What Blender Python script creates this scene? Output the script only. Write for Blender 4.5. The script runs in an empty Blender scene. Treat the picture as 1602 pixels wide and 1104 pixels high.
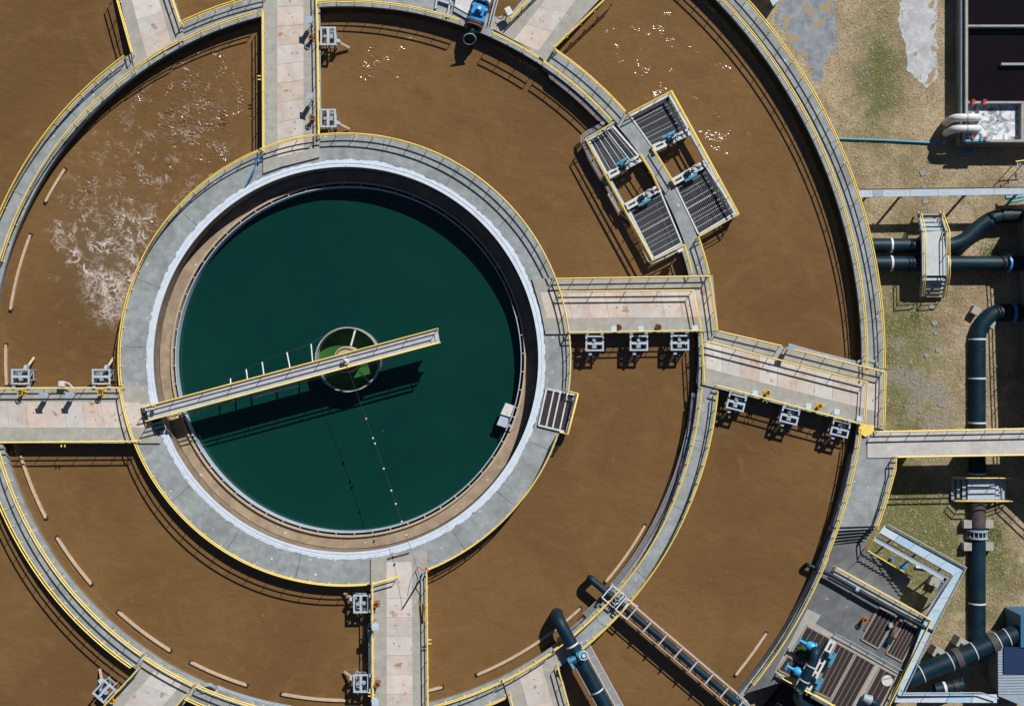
import bpy, math, random
from mathutils import Vector, Matrix
random.seed(7)
S = bpy.context.scene
COL = S.collection
# ------------------------------------------------------------------ camera, sky, sun, exposure
HC, FPX = 115.02, 1917.0                     # camera height above the walkway level, focal length in photo pixels
cam = bpy.data.cameras.new('camera'); camo = bpy.data.objects.new('camera', cam); COL.objects.link(camo)
camo.location = (0, 0, HC); cam.lens = FPX * 36 / 1602; cam.sensor_width = 36; cam.clip_end = 2000; S.camera = camo
SUN_EL, SUN_AZ = math.radians(41.4), (0.52, 0.854)   # direction towards the sun on the ground (x, y)
w = bpy.data.worlds.new('World'); S.world = w; w.use_nodes = True
nt = w.node_tree; bg = nt.nodes['Background']
sky = nt.nodes.new('ShaderNodeTexSky'); sky.sky_type = 'NISHITA'; sky.sun_disc = False
sky.sun_elevation = SUN_EL; sky.sun_rotation = math.atan2(SUN_AZ[0], SUN_AZ[1])
sky.air_density = 0.65; sky.dust_density = 0.05; sky.ozone_density = 2.0
nt.links.new(sky.outputs[0], bg.inputs[0]); bg.inputs[1].default_value = 0.05
sl = bpy.data.lights.new('sun', 'SUN'); sl.energy = 5.0; sl.angle = math.radians(0.5); sl.color = (1.0, 0.975, 0.93)
so = bpy.data.objects.new('sun', sl); COL.objects.link(so); so.location = (30, 50, 60)
d = Vector((SUN_AZ[0] * math.cos(SUN_EL), SUN_AZ[1] * math.cos(SUN_EL), math.sin(SUN_EL)))
so.rotation_euler = d.to_track_quat('Z', 'Y').to_euler()
S.view_settings.view_transform = 'Standard'; S.view_settings.look = 'None'
S.view_settings.exposure = 0.0; S.view_settings.gamma = 1.0
S.render.film_transparent = False
S.cycles.use_denoising = True; S.cycles.max_bounces = 6; S.cycles.diffuse_bounces = 2
# ------------------------------------------------------------------ helpers
CX, CY = 541.0, 562.3                       # centre of the round works, photo pixels
ZG, ZW, ZP, ZB = -4.1, -1.25, -2.85, 0.18   # ground, brown water, green pool, bridge slabs (walkways are 0)
def P(px, py, z=0.0):
    k = (HC - z) / FPX
    return Vector(((px - 801) * k, (552 - py) * k, z))
def PW(px, py, z=0.0):                      # plan position on the walkway grid (0.06 m per pixel), whatever the height
    return Vector(((px - 801) * 0.06, (552 - py) * 0.06, z))
C0 = PW(CX, CY)
def ang(px, py): return math.degrees(math.atan2(py - CY, px - CX))
def arcw(R, a0, a1, z=0.0, step=1.5, c=None):     # plan arc, radius in pixels, photo angles (clockwise from the right)
    c = c or C0
    n = max(2, int(abs(a1 - a0) / step) + 1)
    return [Vector((c.x + R * .06 * math.cos(math.radians(a0 + (a1 - a0) * i / (n - 1))),
                    c.y - R * .06 * math.sin(math.radians(a0 + (a1 - a0) * i / (n - 1))), z)) for i in range(n)]

class MB:
    def __init__(s): s.v = []; s.f = []; s.sm = []
    def add(s, vs, fs, smooth=False):
        o = len(s.v); s.v += [Vector(v) for v in vs]
        for f in fs: s.f.append([o + i for i in f]); s.sm.append(smooth)
        return s
    def box(s, c, size, rot=0.0, M=None):
        x, y, z = size[0] / 2, size[1] / 2, size[2] / 2
        vs = [Vector((a * x, b * y, e * z)) for e in (-1, 1) for b in (-1, 1) for a in (-1, 1)]
        R = M or Matrix.Rotation(rot, 3, 'Z')
        return s.add([R @ v + Vector(c) for v in vs], [(0, 2, 3, 1), (4, 5, 7, 6), (0, 1, 5, 4), (2, 6, 7, 3), (0, 4, 6, 2), (1, 3, 7, 5)])
    def bar(s, a, b, wd, ht):               # box beam between two points, wd across, ht upward
        a, b = Vector(a), Vector(b); t = b - a; L = t.length
        if L < 1e-6: return s
        t.normalize(); up = Vector((0, 0, 1)) if abs(t.z) < .98 else Vector((0, 1, 0))
        x = t.cross(up).normalized(); u = x.cross(t)
        M = Matrix((t, -x, u)).transposed()
        return s.box((a + b) / 2, (L, wd, ht), M=M)
    def tube(s, pts, r, n=8, closed=False, caps=True, smooth=True):
        pts = [Vector(p) for p in pts]; m = len(pts); rows = []; prev = None
        for i, p in enumerate(pts):
            if closed: t = pts[(i + 1) % m] - pts[i - 1]
            else: t = pts[min(i + 1, m - 1)] - pts[max(i - 1, 0)]
            t.normalize()
            if prev is None:
                ref = Vector((0, 0, 1)) if abs(t.z) < .9 else Vector((0, 1, 0))
                x = t.cross(ref).normalized()
            else:
                x = prev - t * prev.dot(t); x.normalize()
            prev = x; y = t.cross(x)
            k = 1.0
            if 0 < i < m - 1 or closed:
                a = (pts[i] - pts[i - 1]).normalized(); k = 1 / max(.6, abs(a.dot(t)))
            rr = r[i] if isinstance(r, (list, tuple)) else r
            rows.append([p + (x * math.cos(2 * math.pi * j / n) + y * math.sin(2 * math.pi * j / n)) * rr * k for j in range(n)])
        vs = [v for row in rows for v in row]; fs = []
        for i in range(m if closed else m - 1):
            i2 = (i + 1) % m
            for j in range(n):
                j2 = (j + 1) % n; fs.append((i * n + j, i * n + j2, i2 * n + j2, i2 * n + j))
        s.add(vs, fs, smooth)
        if caps and not closed:
            s.add(rows[0], [tuple(range(n - 1, -1, -1))]); s.add(rows[-1], [tuple(range(n))])
        return s
    def cyl(s, c, r, z0, z1, n=20, r2=None):
        c = Vector((c[0], c[1], 0)); return s.tube([c + Vector((0, 0, z0)), c + Vector((0, 0, z1))], [r, r if r2 is None else r2], n)
    def prism(s, poly, z0, z1):             # polygon (x, y) extruded; made counter-clockwise
        pts = [(p[0], p[1]) for p in poly]; n = len(pts)
        A = sum(pts[i][0] * pts[(i + 1) % n][1] - pts[(i + 1) % n][0] * pts[i][1] for i in range(n))
        if A < 0: pts.reverse()
        vs = [(x, y, z0) for x, y in pts] + [(x, y, z1) for x, y in pts]
        fs = [tuple(range(n, 2 * n)), tuple(range(n - 1, -1, -1))] + [(i, (i + 1) % n, n + (i + 1) % n, n + i) for i in range(n)]
        return s.add(vs, fs)
    def strip(s, L, R, z0, z1):             # solid band between two equally long plan paths
        n = len(L); vs = []
        for a, b in zip(L, R): vs += [(a[0], a[1], z1), (b[0], b[1], z1), (a[0], a[1], z0), (b[0], b[1], z0)]
        fs = []
        for i in range(n - 1):
            o, q = 4 * i, 4 * i + 4
            fs += [(o, o + 1, q + 1, q), (o + 2, q + 2, q + 3, o + 3), (o, q, q + 2, o + 2), (o + 1, o + 3, q + 3, q + 1)]
        fs += [(0, 2, 3, 1), (4 * n - 4, 4 * n - 3, 4 * n - 1, 4 * n - 2)]
        return s.add(vs, fs)
    def lathe(s, c, prof, a0=0, a1=360, n=180, jit=None):  # profile [(r, z)...] in metres swept about c, closed profile
        full = abs(a1 - a0) >= 359.9; m = n if full else n + 1; k = len(prof); vs = []
        for i in range(m):
            a = -math.radians(a0 + (a1 - a0) * i / n)
            for q, (r, z) in enumerate(prof):
                rr = r + (jit(i, q) if jit else 0); vs.append((c[0] + rr * math.cos(a), c[1] + rr * math.sin(a), z))
        fs = []
        for i in range(n):
            i2 = (i + 1) % m
            for j in range(k):
                j2 = (j + 1) % k; fs.append((i * k + j, i * k + j2, i2 * k + j2, i2 * k + j))
        if not full: fs += [tuple(range(k - 1, -1, -1)), tuple((m - 1) * k + j for j in range(k))]
        return s.add(vs, fs)
    def build(s, name, m, parent=None, local=False):
        me = bpy.data.meshes.new(name)
        off = Vector((0, 0, 0)) if (local or parent is None) else LOC[parent.name]
        me.from_pydata([v - off for v in s.v], [], s.f)
        me.polygons.foreach_set('use_smooth', s.sm)
        me.materials.append(m); me.update()
        o = bpy.data.objects.new(name, me); COL.objects.link(o)
        if parent is not None: o.parent = parent
        LOC[o.name] = off
        return o
LOC = {}
def thing(name, label, cat, loc=(0, 0, 0), rot=0.0, group=None):
    o = bpy.data.objects.new(name, None); COL.objects.link(o); o.location = loc; o.rotation_euler = (0, 0, rot)
    o.empty_display_size = .2
    o['label'] = label; o['category'] = cat
    if group: o['group'] = group
    LOC[o.name] = Vector(loc); return o
def tag(o, label, cat, group=None):
    o['label'] = label; o['category'] = cat
    if group: o['group'] = group
    return o
def rebase(o):                               # single-mesh thing: put its origin at its own base
    vs = o.data.vertices; n = len(vs)
    c = Vector((sum(v.co.x for v in vs) / n, sum(v.co.y for v in vs) / n, min(v.co.z for v in vs)))
    o.data.transform(Matrix.Translation(-c)); o.location = c; return o
def struct(name, mb, m):
    o = mb.build(name, m); o['kind'] = 'structure'; return o
KIDS = {}
def copy_tree(o, parent=None):
    c = o.copy(); COL.objects.link(c); LOC[c.name] = LOC.get(o.name, Vector((0, 0, 0)))
    c.parent = parent
    for ch in list(o.children): copy_tree(ch, c)
    return c
def place(proto, used, loc, rot, label):
    o = proto if not used else copy_tree(proto)
    o.location = loc; o.rotation_euler = (0, 0, rot); o['label'] = label; return o
# ------------------------------------------------------------------ materials
def mat(name, col, rough=.7, metal=0.0, var=0.0, vscale=3.0, spec=.5, bump=0.0, bscale=20.0, stain=None, sscale=.5, samt=.5, obj=0.0, spots=None):
    m = bpy.data.materials.new(name); m.use_nodes = True; t = m.node_tree; N = t.nodes; L = t.links
    b = N['Principled BSDF']; b.inputs['Roughness'].default_value = rough; b.inputs['Metallic'].default_value = metal
    b.inputs['Specular IOR Level'].default_value = spec
    g = N.new('ShaderNodeNewGeometry')
    c = N.new('ShaderNodeRGB'); c.outputs[0].default_value = (*col, 1); out = c.outputs[0]
    def mix(a, bcol, fac):
        x = N.new('ShaderNodeMix'); x.data_type = 'RGBA'
        L.new(a, x.inputs[6])
        if isinstance(bcol, tuple): x.inputs[7].default_value = (*bcol, 1)
        else: L.new(bcol, x.inputs[7])
        if isinstance(fac, (int, float)): x.inputs[0].default_value = fac
        else: L.new(fac, x.inputs[0])
        return x.outputs[2]
    def noise(sc, det=4, rgh=.6, dist=0):
        n = N.new('ShaderNodeTexNoise'); n.inputs['Scale'].default_value = sc; n.inputs['Detail'].default_value = det
        n.inputs['Roughness'].default_value = rgh; n.inputs['Distortion'].default_value = dist
        L.new(g.outputs['Position'], n.inputs['Vector']); return n.outputs[0]
    def ramp(f, lo, hi):
        r = N.new('ShaderNodeMapRange'); r.inputs[1].default_value = lo; r.inputs[2].default_value = hi; r.clamp = True
        L.new(f, r.inputs[0]); return r.outputs[0]
    if var:
        r = ramp(noise(vscale), .3, .7)
        h = N.new('ShaderNodeHueSaturation'); L.new(out, h.inputs['Color'])
        mr = N.new('ShaderNodeMapRange'); mr.inputs[3].default_value = 1 - var; mr.inputs[4].default_value = 1 + var
        L.new(r, mr.inputs[0]); L.new(mr.outputs[0], h.inputs['Value']); out = h.outputs[0]
    if stain is not None:
        out = mix(out, stain, ramp(noise(sscale, 6, .65, .6), .62 - samt * .25, .78))
    if spots is not None:
        out = mix(out, spots[0], ramp(noise(spots[1], 2, .5), spots[2], spots[2] + .04))
    if obj:
        oi = N.new('ShaderNodeObjectInfo'); h = N.new('ShaderNodeHueSaturation'); L.new(out, h.inputs['Color'])
        mr = N.new('ShaderNodeMapRange'); mr.inputs[3].default_value = 1 - obj; mr.inputs[4].default_value = 1 + obj
        L.new(oi.outputs['Random'], mr.inputs[0]); L.new(mr.outputs[0], h.inputs['Value'])
        mr2 = N.new('ShaderNodeMapRange'); mr2.inputs[3].default_value = .55; mr2.inputs[4].default_value = 1.35
        x = N.new('ShaderNodeMath'); x.operation = 'FRACT'; y = N.new('ShaderNodeMath'); y.operation = 'MULTIPLY'; y.inputs[1].default_value = 7.31
        L.new(oi.outputs['Random'], y.inputs[0]); L.new(y.outputs[0], x.inputs[0]); L.new(x.outputs[0], mr2.inputs[0])
        L.new(mr2.outputs[0], h.inputs['Saturation']); out = h.outputs[0]
    L.new(out, b.inputs['Base Color'])
    if bump:
        bn = N.new('ShaderNodeBump'); bn.inputs['Strength'].default_value = bump; bn.inputs['Distance'].default_value = .05
        L.new(noise(bscale, 5), bn.inputs['Height']); L.new(bn.outputs[0], b.inputs['Normal'])
    return m, N, L, g, mix, noise, ramp, b
def M_(*a, **k): return mat(*a, **k)[0]
conc = M_('concrete', (.295, .32, .328), .85, var=.22, vscale=1.3, bump=.3, bscale=9, stain=(.18, .193, .195), sscale=.38, samt=.75, spots=((.62, .62, .6), 2.2, .70))
conc2 = M_('bridge_concrete', (.36, .35, .315), .85, var=.13, vscale=1.6, bump=.3, bscale=9, stain=(.27, .255, .22), sscale=.5, samt=.4, spots=((.6, .58, .53), 2.0, .73))
darkconc = M_('dark_concrete', (.125, .133, .14), .85, var=.25, vscale=.9, bump=.3, stain=(.2, .205, .21), sscale=.4, samt=.5, spots=((.3, .3, .3), 1.4, .72))
pink = M_('pale_pink_concrete', (.54, .45, .385), .85, var=.14, vscale=1.6, bump=.25, bscale=8, stain=(.62, .60, .58), sscale=.42, samt=.9, obj=.09, spots=((.40, .27, .17), .8, .665))
white = M_('whitewash', (.60, .67, .76), .8, var=.07, vscale=2.2, bump=.2, bscale=12, stain=(.50, .54, .58), sscale=.9, samt=.4, spots=((.36, .36, .35), 2.6, .70))
ledgem = M_('stained_ledge', (.30, .225, .155), .85, var=.22, vscale=.9, bump=.3, stain=(.42, .34, .24), sscale=.7, samt=.5, spots=((.6, .55, .45), 1.6, .7))
tanw = M_('tan_concrete', (.47, .36, .26), .85, var=.15, vscale=3)
yellow = M_('yellow_paint', (.84, .63, .16), .45, var=.1, vscale=4, stain=(.7, .45, .09), sscale=1.2, samt=.35)
galv = M_('galvanised_steel', (.42, .50, .58), .5, .0, var=.1, vscale=3)
galvd = M_('weathered_steel', (.30, .36, .42), .55, .0, var=.15, vscale=3)
steelw = M_('pale_steel', (.62, .64, .66), .5, 0, var=.12, vscale=3, stain=(.45, .36, .3), sscale=1.5, samt=.4)
plate = M_('deck_plate', (.42, .45, .50), .6, 0, var=.12, vscale=1.5, stain=(.33, .24, .18), sscale=.5, samt=.2)
pipem = M_('navy_coated_pipe', (.0025, .019, .034), .5, 0, var=.3, vscale=1.2, spec=.25, stain=(.010, .035, .05), sscale=.8, samt=.6, spots=((.25, .3, .33), 4.5, .765))
black = M_('black_rubber', (.012, .014, .017), .6)
blue = M_('blue_paint', (.03, .27, .62), .45, 0, var=.12, vscale=3)
sky_blue = M_('light_blue_paint', (.06, .28, .42), .5, 0, var=.1)
rust = M_('rust', (.15, .065, .038), .85, var=.3, vscale=6)
orange = M_('orange_paint', (.30, .14, .055), .6, var=.3, vscale=8)
ochre = M_('ochre_paint', (.62, .36, .04), .55, var=.2, vscale=8)
red = M_('red_paint', (.5, .03, .04), .5)
plank = M_('tan_board', (.52, .40, .285), .75, var=.14, vscale=3, stain=(.38, .27, .18), sscale=1, samt=.4)
whitepipe = M_('white_plastic', (.62, .62, .61), .5, var=.08, stain=(.5, .47, .42), sscale=1, samt=.3)
gratem = M_('grating_steel', (.15, .17, .20), .5, 0, var=.1)
gratew = M_('grating_brown_steel', (.13, .10, .098), .6, 0, var=.15)
dark = M_('dark_joints_and_shade', (.02, .016, .015), .8, var=.2)  # near-black for joints, board ends and the shade painted below gratings
cablem = M_('dark_cable', (.03, .03, .035), .6)
mauve = M_('conduit', (.28, .2, .2), .6, var=.2)
roofm = M_('grey_roof_sheet', (.3, .36, .42), .5, var=.08)
roofb = M_('blue_roof_sheet', (.010, .03, .09), .5, var=.1)
slime = M_('green_slime', (.04, .1, .02), .7, var=.3, vscale=5)
paver = M_('grey_paver', (.26, .28, .29), .85, var=.12)
wallc = M_('tank_wall_concrete', (.20, .19, .17), .85, var=.2, vscale=.8, stain=(.14, .13, .11), sscale=.5, samt=.6)
# --- brown basin water
def gauss(t, N, L, g, cx, cy, sx, sy, rot=0.0):
    p = PW(cx, cy); mp = N.new('ShaderNodeMapping'); mp.vector_type = 'TEXTURE'
    mp.inputs['Location'].default_value = (p.x, p.y, 0); mp.inputs['Rotation'].default_value = (0, 0, rot)
    mp.inputs['Scale'].default_value = (sx * .06, sy * .06, 1000)
    L.new(g.outputs['Position'], mp.inputs['Vector'])
    gr = N.new('ShaderNodeTexGradient'); gr.gradient_type = 'QUADRATIC_SPHERE'; L.new(mp.outputs[0], gr.inputs[0]); return gr.outputs['Fac']
def math_(N, L, op, a, b):
    x = N.new('ShaderNodeMath'); x.operation = op
    for i, q in enumerate((a, b)):
        if isinstance(q, (int, float)): x.inputs[i].default_value = q
        else: L.new(q, x.inputs[i])
    return x.outputs[0]
water, N, L, g, mix, noise, ramp, b = mat('brown_water', (.196, .109, .041), .09, 0, spec=.5)
base = [n for n in N if n.type == 'RGB'][0].outputs[0]
col = mix(base, (.148, .082, .03), ramp(noise(.06, 3, .5), .4, .65))
col = mix(col, (.15, .086, .03), math_(N, L, 'MULTIPLY', ramp(noise(.3, 4, .6, 1.5), .55, .8), .3))
col = mix(col, (.15, .088, .03), math_(N, L, 'MULTIPLY', gauss(water, N, L, g, -60, 60, 260, 500), 1.0))
st = N.new('ShaderNodeTexNoise'); st.inputs['Scale'].default_value = .16; st.inputs['Detail'].default_value = 4; st.inputs['Roughness'].default_value = .55; st.inputs['Distortion'].default_value = 3.0
L.new(g.outputs['Position'], st.inputs['Vector'])
col = mix(col, (.128, .069, .025), math_(N, L, 'MULTIPLY', ramp(st.outputs[0], .50, .75), .4))
col = mix(col, (.235, .135, .058), math_(N, L, 'MULTIPLY', ramp(st.outputs[0], .46, .28), .4))
# dark hair-like ripple lines, their shading painted into the water colour
wv = N.new('ShaderNodeTexNoise'); wv.inputs['Scale'].default_value = .55; wv.inputs['Detail'].default_value = 5; wv.inputs['Distortion'].default_value = 2.2
L.new(g.outputs['Position'], wv.inputs['Vector'])
rid = math_(N, L, 'ABSOLUTE', math_(N, L, 'SUBTRACT', wv.outputs[0], .5), 0)
col = mix(col, (.10, .055, .022), math_(N, L, 'MULTIPLY', ramp(rid, .010, 0.0), .55))
# foam over the aerator and painted glint flecks: warped cell-edge web in two sizes
def vec(op, a, c, sc=None):
    x = N.new('ShaderNodeVectorMath'); x.operation = op; L.new(a, x.inputs[0])
    if sc is not None: x.inputs[3].default_value = sc
    elif isinstance(c, tuple): x.inputs[1].default_value = c
    else: L.new(c, x.inputs[1])
    return x.outputs[0]
def warped(scale, amp):
    n_ = N.new('ShaderNodeTexNoise'); n_.inputs['Scale'].default_value = scale; n_.inputs['Detail'].default_value = 4; L.new(g.outputs['Position'], n_.inputs['Vector'])
    return vec('ADD', g.outputs['Position'], vec('SCALE', vec('SUBTRACT', n_.outputs['Color'], (.5, .5, .5)), None, amp))
def web(vs, sc):
    v_ = N.new('ShaderNodeTexVoronoi'); v_.feature = 'DISTANCE_TO_EDGE'; v_.voronoi_dimensions = '2D'; v_.inputs['Scale'].default_value = sc; L.new(vs, v_.inputs['Vector']); return v_.outputs['Distance']
core = gauss(water, N, L, g, 160, 455, 75, 95, .2)
body = gauss(water, N, L, g, 168, 400, 140, 190, .3)
wide = gauss(water, N, L, g, 160, 330, 190, 260, .5)
clump = ramp(noise(.33, 5, .65, 1.0), .44, .62)
def ridge(vs, sc, det, wd):
    n_ = N.new('ShaderNodeTexNoise'); n_.inputs['Scale'].default_value = sc; n_.inputs['Detail'].default_value = det; n_.inputs['Roughness'].default_value = .58; n_.inputs['Distortion'].default_value = .9
    L.new(vs, n_.inputs['Vector']); return ramp(math_(N, L, 'ABSOLUTE', math_(N, L, 'SUBTRACT', n_.outputs[0], .5), 0), wd, 0.0)
def line(dist, wd): return ramp(dist, wd, 0.0)
wp1, wp2 = warped(.35, 3.0), warped(.9, 1.4)
r1 = ridge(wp1, .38, 5, .040); r2 = ridge(wp2, .95, 5, .052); r3 = ridge(wp2, 2.1, 4, .065)
w2 = web(warped(1.3, 2.2), 1.5)
fog = math_(N, L, 'MULTIPLY', ramp(noise(1.1, 6, .7, .8), .45, .75), ramp(core, .05, .7))
f1 = math_(N, L, 'MULTIPLY', r1, math_(N, L, 'ADD', ramp(body, .03, .4), math_(N, L, 'MULTIPLY', ramp(wide, .05, .5), .35)))
f2 = math_(N, L, 'MULTIPLY', r2, math_(N, L, 'MULTIPLY', ramp(math_(N, L, 'ADD', body, core), .05, .6), clump))
flk = gauss(water, N, L, g, 265, 210, 230, 260, .5)
f2b = math_(N, L, 'MULTIPLY', r3, math_(N, L, 'MULTIPLY', ramp(math_(N, L, 'ADD', wide, flk), .1, .7), math_(N, L, 'MULTIPLY', ramp(noise(.7, 4), .48, .62), .55)))  # pale flecks at upper left: foam and painted glints in one
f3 = math_(N, L, 'MULTIPLY', math_(N, L, 'MAXIMUM', line(w2, .10), r3), math_(N, L, 'MULTIPLY', ramp(core, .02, .45), ramp(noise(.8, 4), .36, .58)))
foam_glint = math_(N, L, 'MAXIMUM', math_(N, L, 'MAXIMUM', math_(N, L, 'MULTIPLY', f1, clump), f2b), math_(N, L, 'MAXIMUM', math_(N, L, 'MULTIPLY', f2, .9), math_(N, L, 'MAXIMUM', math_(N, L, 'MULTIPLY', f3, .85), math_(N, L, 'MULTIPLY', fog, .35))))
specks = math_(N, L, 'MULTIPLY', ramp(noise(3.2, 2, .5), .745, .765), .5)
foam_glint = math_(N, L, 'MAXIMUM', foam_glint, math_(N, L, 'MULTIPLY', specks, ramp(noise(.11, 2), .47, .6)))
col = mix(col, (.17, .115, .062), math_(N, L, 'MULTIPLY', ramp(body, .02, .6), .8))
foam_glint = ramp(foam_glint, .10, .85)
col = mix(col, (.62, .55, .50), foam_glint)
L.new(col, b.inputs['Base Color'])
L.new(ramp(foam_glint, .6, -.3), b.inputs['Specular IOR Level'])
bn = N.new('ShaderNodeBump'); bn.inputs['Distance'].default_value = 1.0
h1 = N.new('ShaderNodeTexNoise'); h1.inputs['Scale'].default_value = 2.2; h1.inputs['Detail'].default_value = 4; h1.inputs['Distortion'].default_value = .8
mpw = N.new('ShaderNodeMapping'); mpw.inputs['Rotation'].default_value = (0, 0, .9); mpw.inputs['Scale'].default_value = (1, 2.1, 1)
L.new(g.outputs['Position'], mpw.inputs['Vector']); L.new(mpw.outputs[0], h1.inputs['Vector'])
h2 = N.new('ShaderNodeTexNoise'); h2.inputs['Scale'].default_value = 5.5; h2.inputs['Detail'].default_value = 3; L.new(mpw.outputs[0], h2.inputs['Vector'])
h3 = N.new('ShaderNodeTexNoise'); h3.inputs['Scale'].default_value = .42; h3.inputs['Detail'].default_value = 3; h3.inputs['Distortion'].default_value = 1.2; L.new(mpw.outputs[0], h3.inputs['Vector'])
bn0 = N.new('ShaderNodeBump'); bn0.inputs['Distance'].default_value = 1.0; bn0.inputs['Strength'].default_value = .085; L.new(h3.outputs[0], bn0.inputs['Height'])
L.new(bn0.outputs[0], bn.inputs['Normal'])
L.new(math_(N, L, 'ADD', h1.outputs[0], math_(N, L, 'MULTIPLY', h2.outputs[0], .3)), bn.inputs['Height'])
lv = math_(N, L, 'MULTIPLY', gauss(water, N, L, g, 300, 150, 260, 300, .5), 1.35)
lv = math_(N, L, 'ADD', lv, math_(N, L, 'MULTIPLY', gauss(water, N, L, g, 590, 90, 260, 190), .55))
lv = math_(N, L, 'ADD', lv, math_(N, L, 'MULTIPLY', gauss(water, N, L, g, 1010, 60, 330, 320), .43))
lv = math_(N, L, 'ADD', lv, math_(N, L, 'MULTIPLY', gauss(water, N, L, g, 1130, 220, 190, 220), .33))
lv = math_(N, L, 'ADD', lv, math_(N, L, 'MULTIPLY', wide, .8))
lv = math_(N, L, 'MULTIPLY', lv, math_(N, L, 'MULTIPLY', ramp(noise(.3, 4, .7), .36, .62), ramp(noise(.95, 3, .6), .38, .64)))
L.new(math_(N, L, 'ADD', math_(N, L, 'MULTIPLY', lv, 1.0), .014), bn.inputs['Strength'])
L.new(bn.outputs[0], b.inputs['Normal'])
# --- green clarifier water
pool, N, L, g, mix, noise, ramp, b = mat('green_water', (.003, .0345, .028), .08, 0, spec=.45)
base = [n for n in N if n.type == 'RGB'][0].outputs[0]
col = mix(base, (.004, .038, .028), ramp(noise(.08, 3, .5), .4, .65))
col = mix(col, (.002, .030, .028), ramp(noise(.045, 4, .6, .6), .5, .7))
col = mix(col, (.16, .2, .12), ramp(noise(2.7, 1, .4), .835, .85))
L.new(col, b.inputs['Base Color'])
well = M_('algae_water', (.034, .125, .028), .12, 0, var=.12, vscale=1.5)
tankw, N, L, g, mix, noise, ramp, b = mat('dark_tank_water', (.009, .0055, .0075), .1, 0, spec=.5, bump=0)
bn = N.new('ShaderNodeBump'); bn.inputs['Distance'].default_value = 1.0; bn.inputs['Strength'].default_value = .05
L.new(noise(2.2, 4, .6, .5), bn.inputs['Height']); L.new(bn.outputs[0], b.inputs['Normal'])
churn, N, L, g, mix, noise, ramp, b = mat('churning_foam', (.03, .06, .09), .3, 0)
base = [n for n in N if n.type == 'RGB'][0].outputs[0]
L.new(mix(base, (.75, .78, .8), ramp(noise(1.0, 7, .7, 1.4), .36, .55)), b.inputs['Base Color'])
# --- ground: dry grass
grass, N, L, g, mix, noise, ramp, b = mat('dry_grass', (.50, .395, .255), .95, 0, spec=.1)
base = [n for n in N if n.type == 'RGB'][0].outputs[0]
col = mix(base, (.30, .225, .135), ramp(noise(.2, 5, .65), .42, .66))
col = mix(col, (.58, .485, .34), ramp(noise(.35, 6, .7, .3), .54, .72))
gm = math_(N, L, 'ADD', math_(N, L, 'ADD', gauss(grass, N, L, g, 1425, 560, 150, 330), math_(N, L, 'MULTIPLY', gauss(grass, N, L, g, 1460, 870, 220, 240), 1.2)), math_(N, L, 'ADD', gauss(grass, N, L, g, 1395, 110, 90, 260), math_(N, L, 'MULTIPLY', gauss(grass, N, L, g, 1590, 900, 60, 160), .6)))
col = mix(col, (.16, .17, .06), math_(N, L, 'MULTIPLY', ramp(math_(N, L, 'ADD', math_(N, L, 'MULTIPLY', gm, .5), noise(.42, 7, .78, .4)), .50, .86), .9))
col = mix(col, (.33, .3, .26), math_(N, L, 'MULTIPLY', ramp(noise(.16, 4, .6), .62, .7), .8))
sp = N.new('ShaderNodeHueSaturation'); L.new(col, sp.inputs['Color'])
mr = N.new('ShaderNodeMapRange'); mr.inputs[1].default_value = .25; mr.inputs[2].default_value = .75; mr.inputs[3].default_value = .5; mr.inputs[4].default_value = 1.45
L.new(noise(4.2, 6, .85), mr.inputs[0]); L.new(mr.outputs[0], sp.inputs['Value'])
L.new(sp.outputs[0], b.inputs['Base Color'])
bn = N.new('ShaderNodeBump'); bn.inputs['Distance'].default_value = .25; bn.inputs['Strength'].default_value = .8
L.new(noise(4, 6, .8), bn.inputs['Height']); L.new(bn.outputs[0], b.inputs['Normal'])
patchm = M_('bare_concrete_ground', (.22, .245, .28), .9, var=.3, vscale=1.2, bump=.4, stain=(.33, .34, .35), sscale=.7, samt=.6, spots=((.34, .26, .15), .8, .60))
patchw = M_('pale_concrete_ground', (.50, .51, .53), .9, var=.22, vscale=1.6, bump=.5, stain=(.33, .34, .36), sscale=.8, samt=.8, spots=((.34, .26, .15), .9, .61))
# ------------------------------------------------------------------ ground and water
mb = MB(); mb.add([(-400, -400, ZG), (400, -400, ZG), (400, 400, ZG), (-400, 400, ZG)], [(0, 1, 2, 3)]); struct('ground', mb, grass)
def disc_ring(r0, r1, z, n=160):
    m = MB(); vs = []
    for i in range(n):
        a = 2 * math.pi * i / n; vs += [(C0.x + r0 * math.cos(a), C0.y + r0 * math.sin(a), z), (C0.x + r1 * math.cos(a), C0.y + r1 * math.sin(a), z)]
    return m.add(vs, [(2 * i, 2 * i + 1, (2 * i + 3) % (2 * n), (2 * i + 2) % (2 * n)) for i in range(n)])
struct('water', disc_ring(345 * .06, 818 * .06, ZW), water)
PC = C0.copy(); PC.z = ZP
def disc(c, r, z, n=96): return MB().add([(c.x + r * math.cos(2 * math.pi * i / n), c.y + r * math.sin(2 * math.pi * i / n), z) for i in range(n)], [tuple(range(n))])
mb = disc(PC, 16.75, ZP); struct('water', mb, pool)
def ragged(pts, z0, z1, amp=.9):
    q = [P(p[0], p[1], ZG) for p in pts]
    for it in range(5):
        o_ = []
        for i, p in enumerate(q):
            n_ = q[(i + 1) % len(q)]; e_ = n_ - p; o_ += [p, (p + n_) / 2 + Vector((-e_.y, e_.x, 0)).normalized() * random.uniform(-1, 1) * min(amp, e_.length * .16)]
        q = o_
    return MB().prism(q, z0, z1)
struct('pavement', ragged([(1222, -60), (1305, -60), (1308, 30), (1311, 75), (1286, 105), (1288, 130), (1272, 128), (1262, 95), (1235, 70), (1212, 35)], ZG - .1, ZG + .012), patchm)
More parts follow.
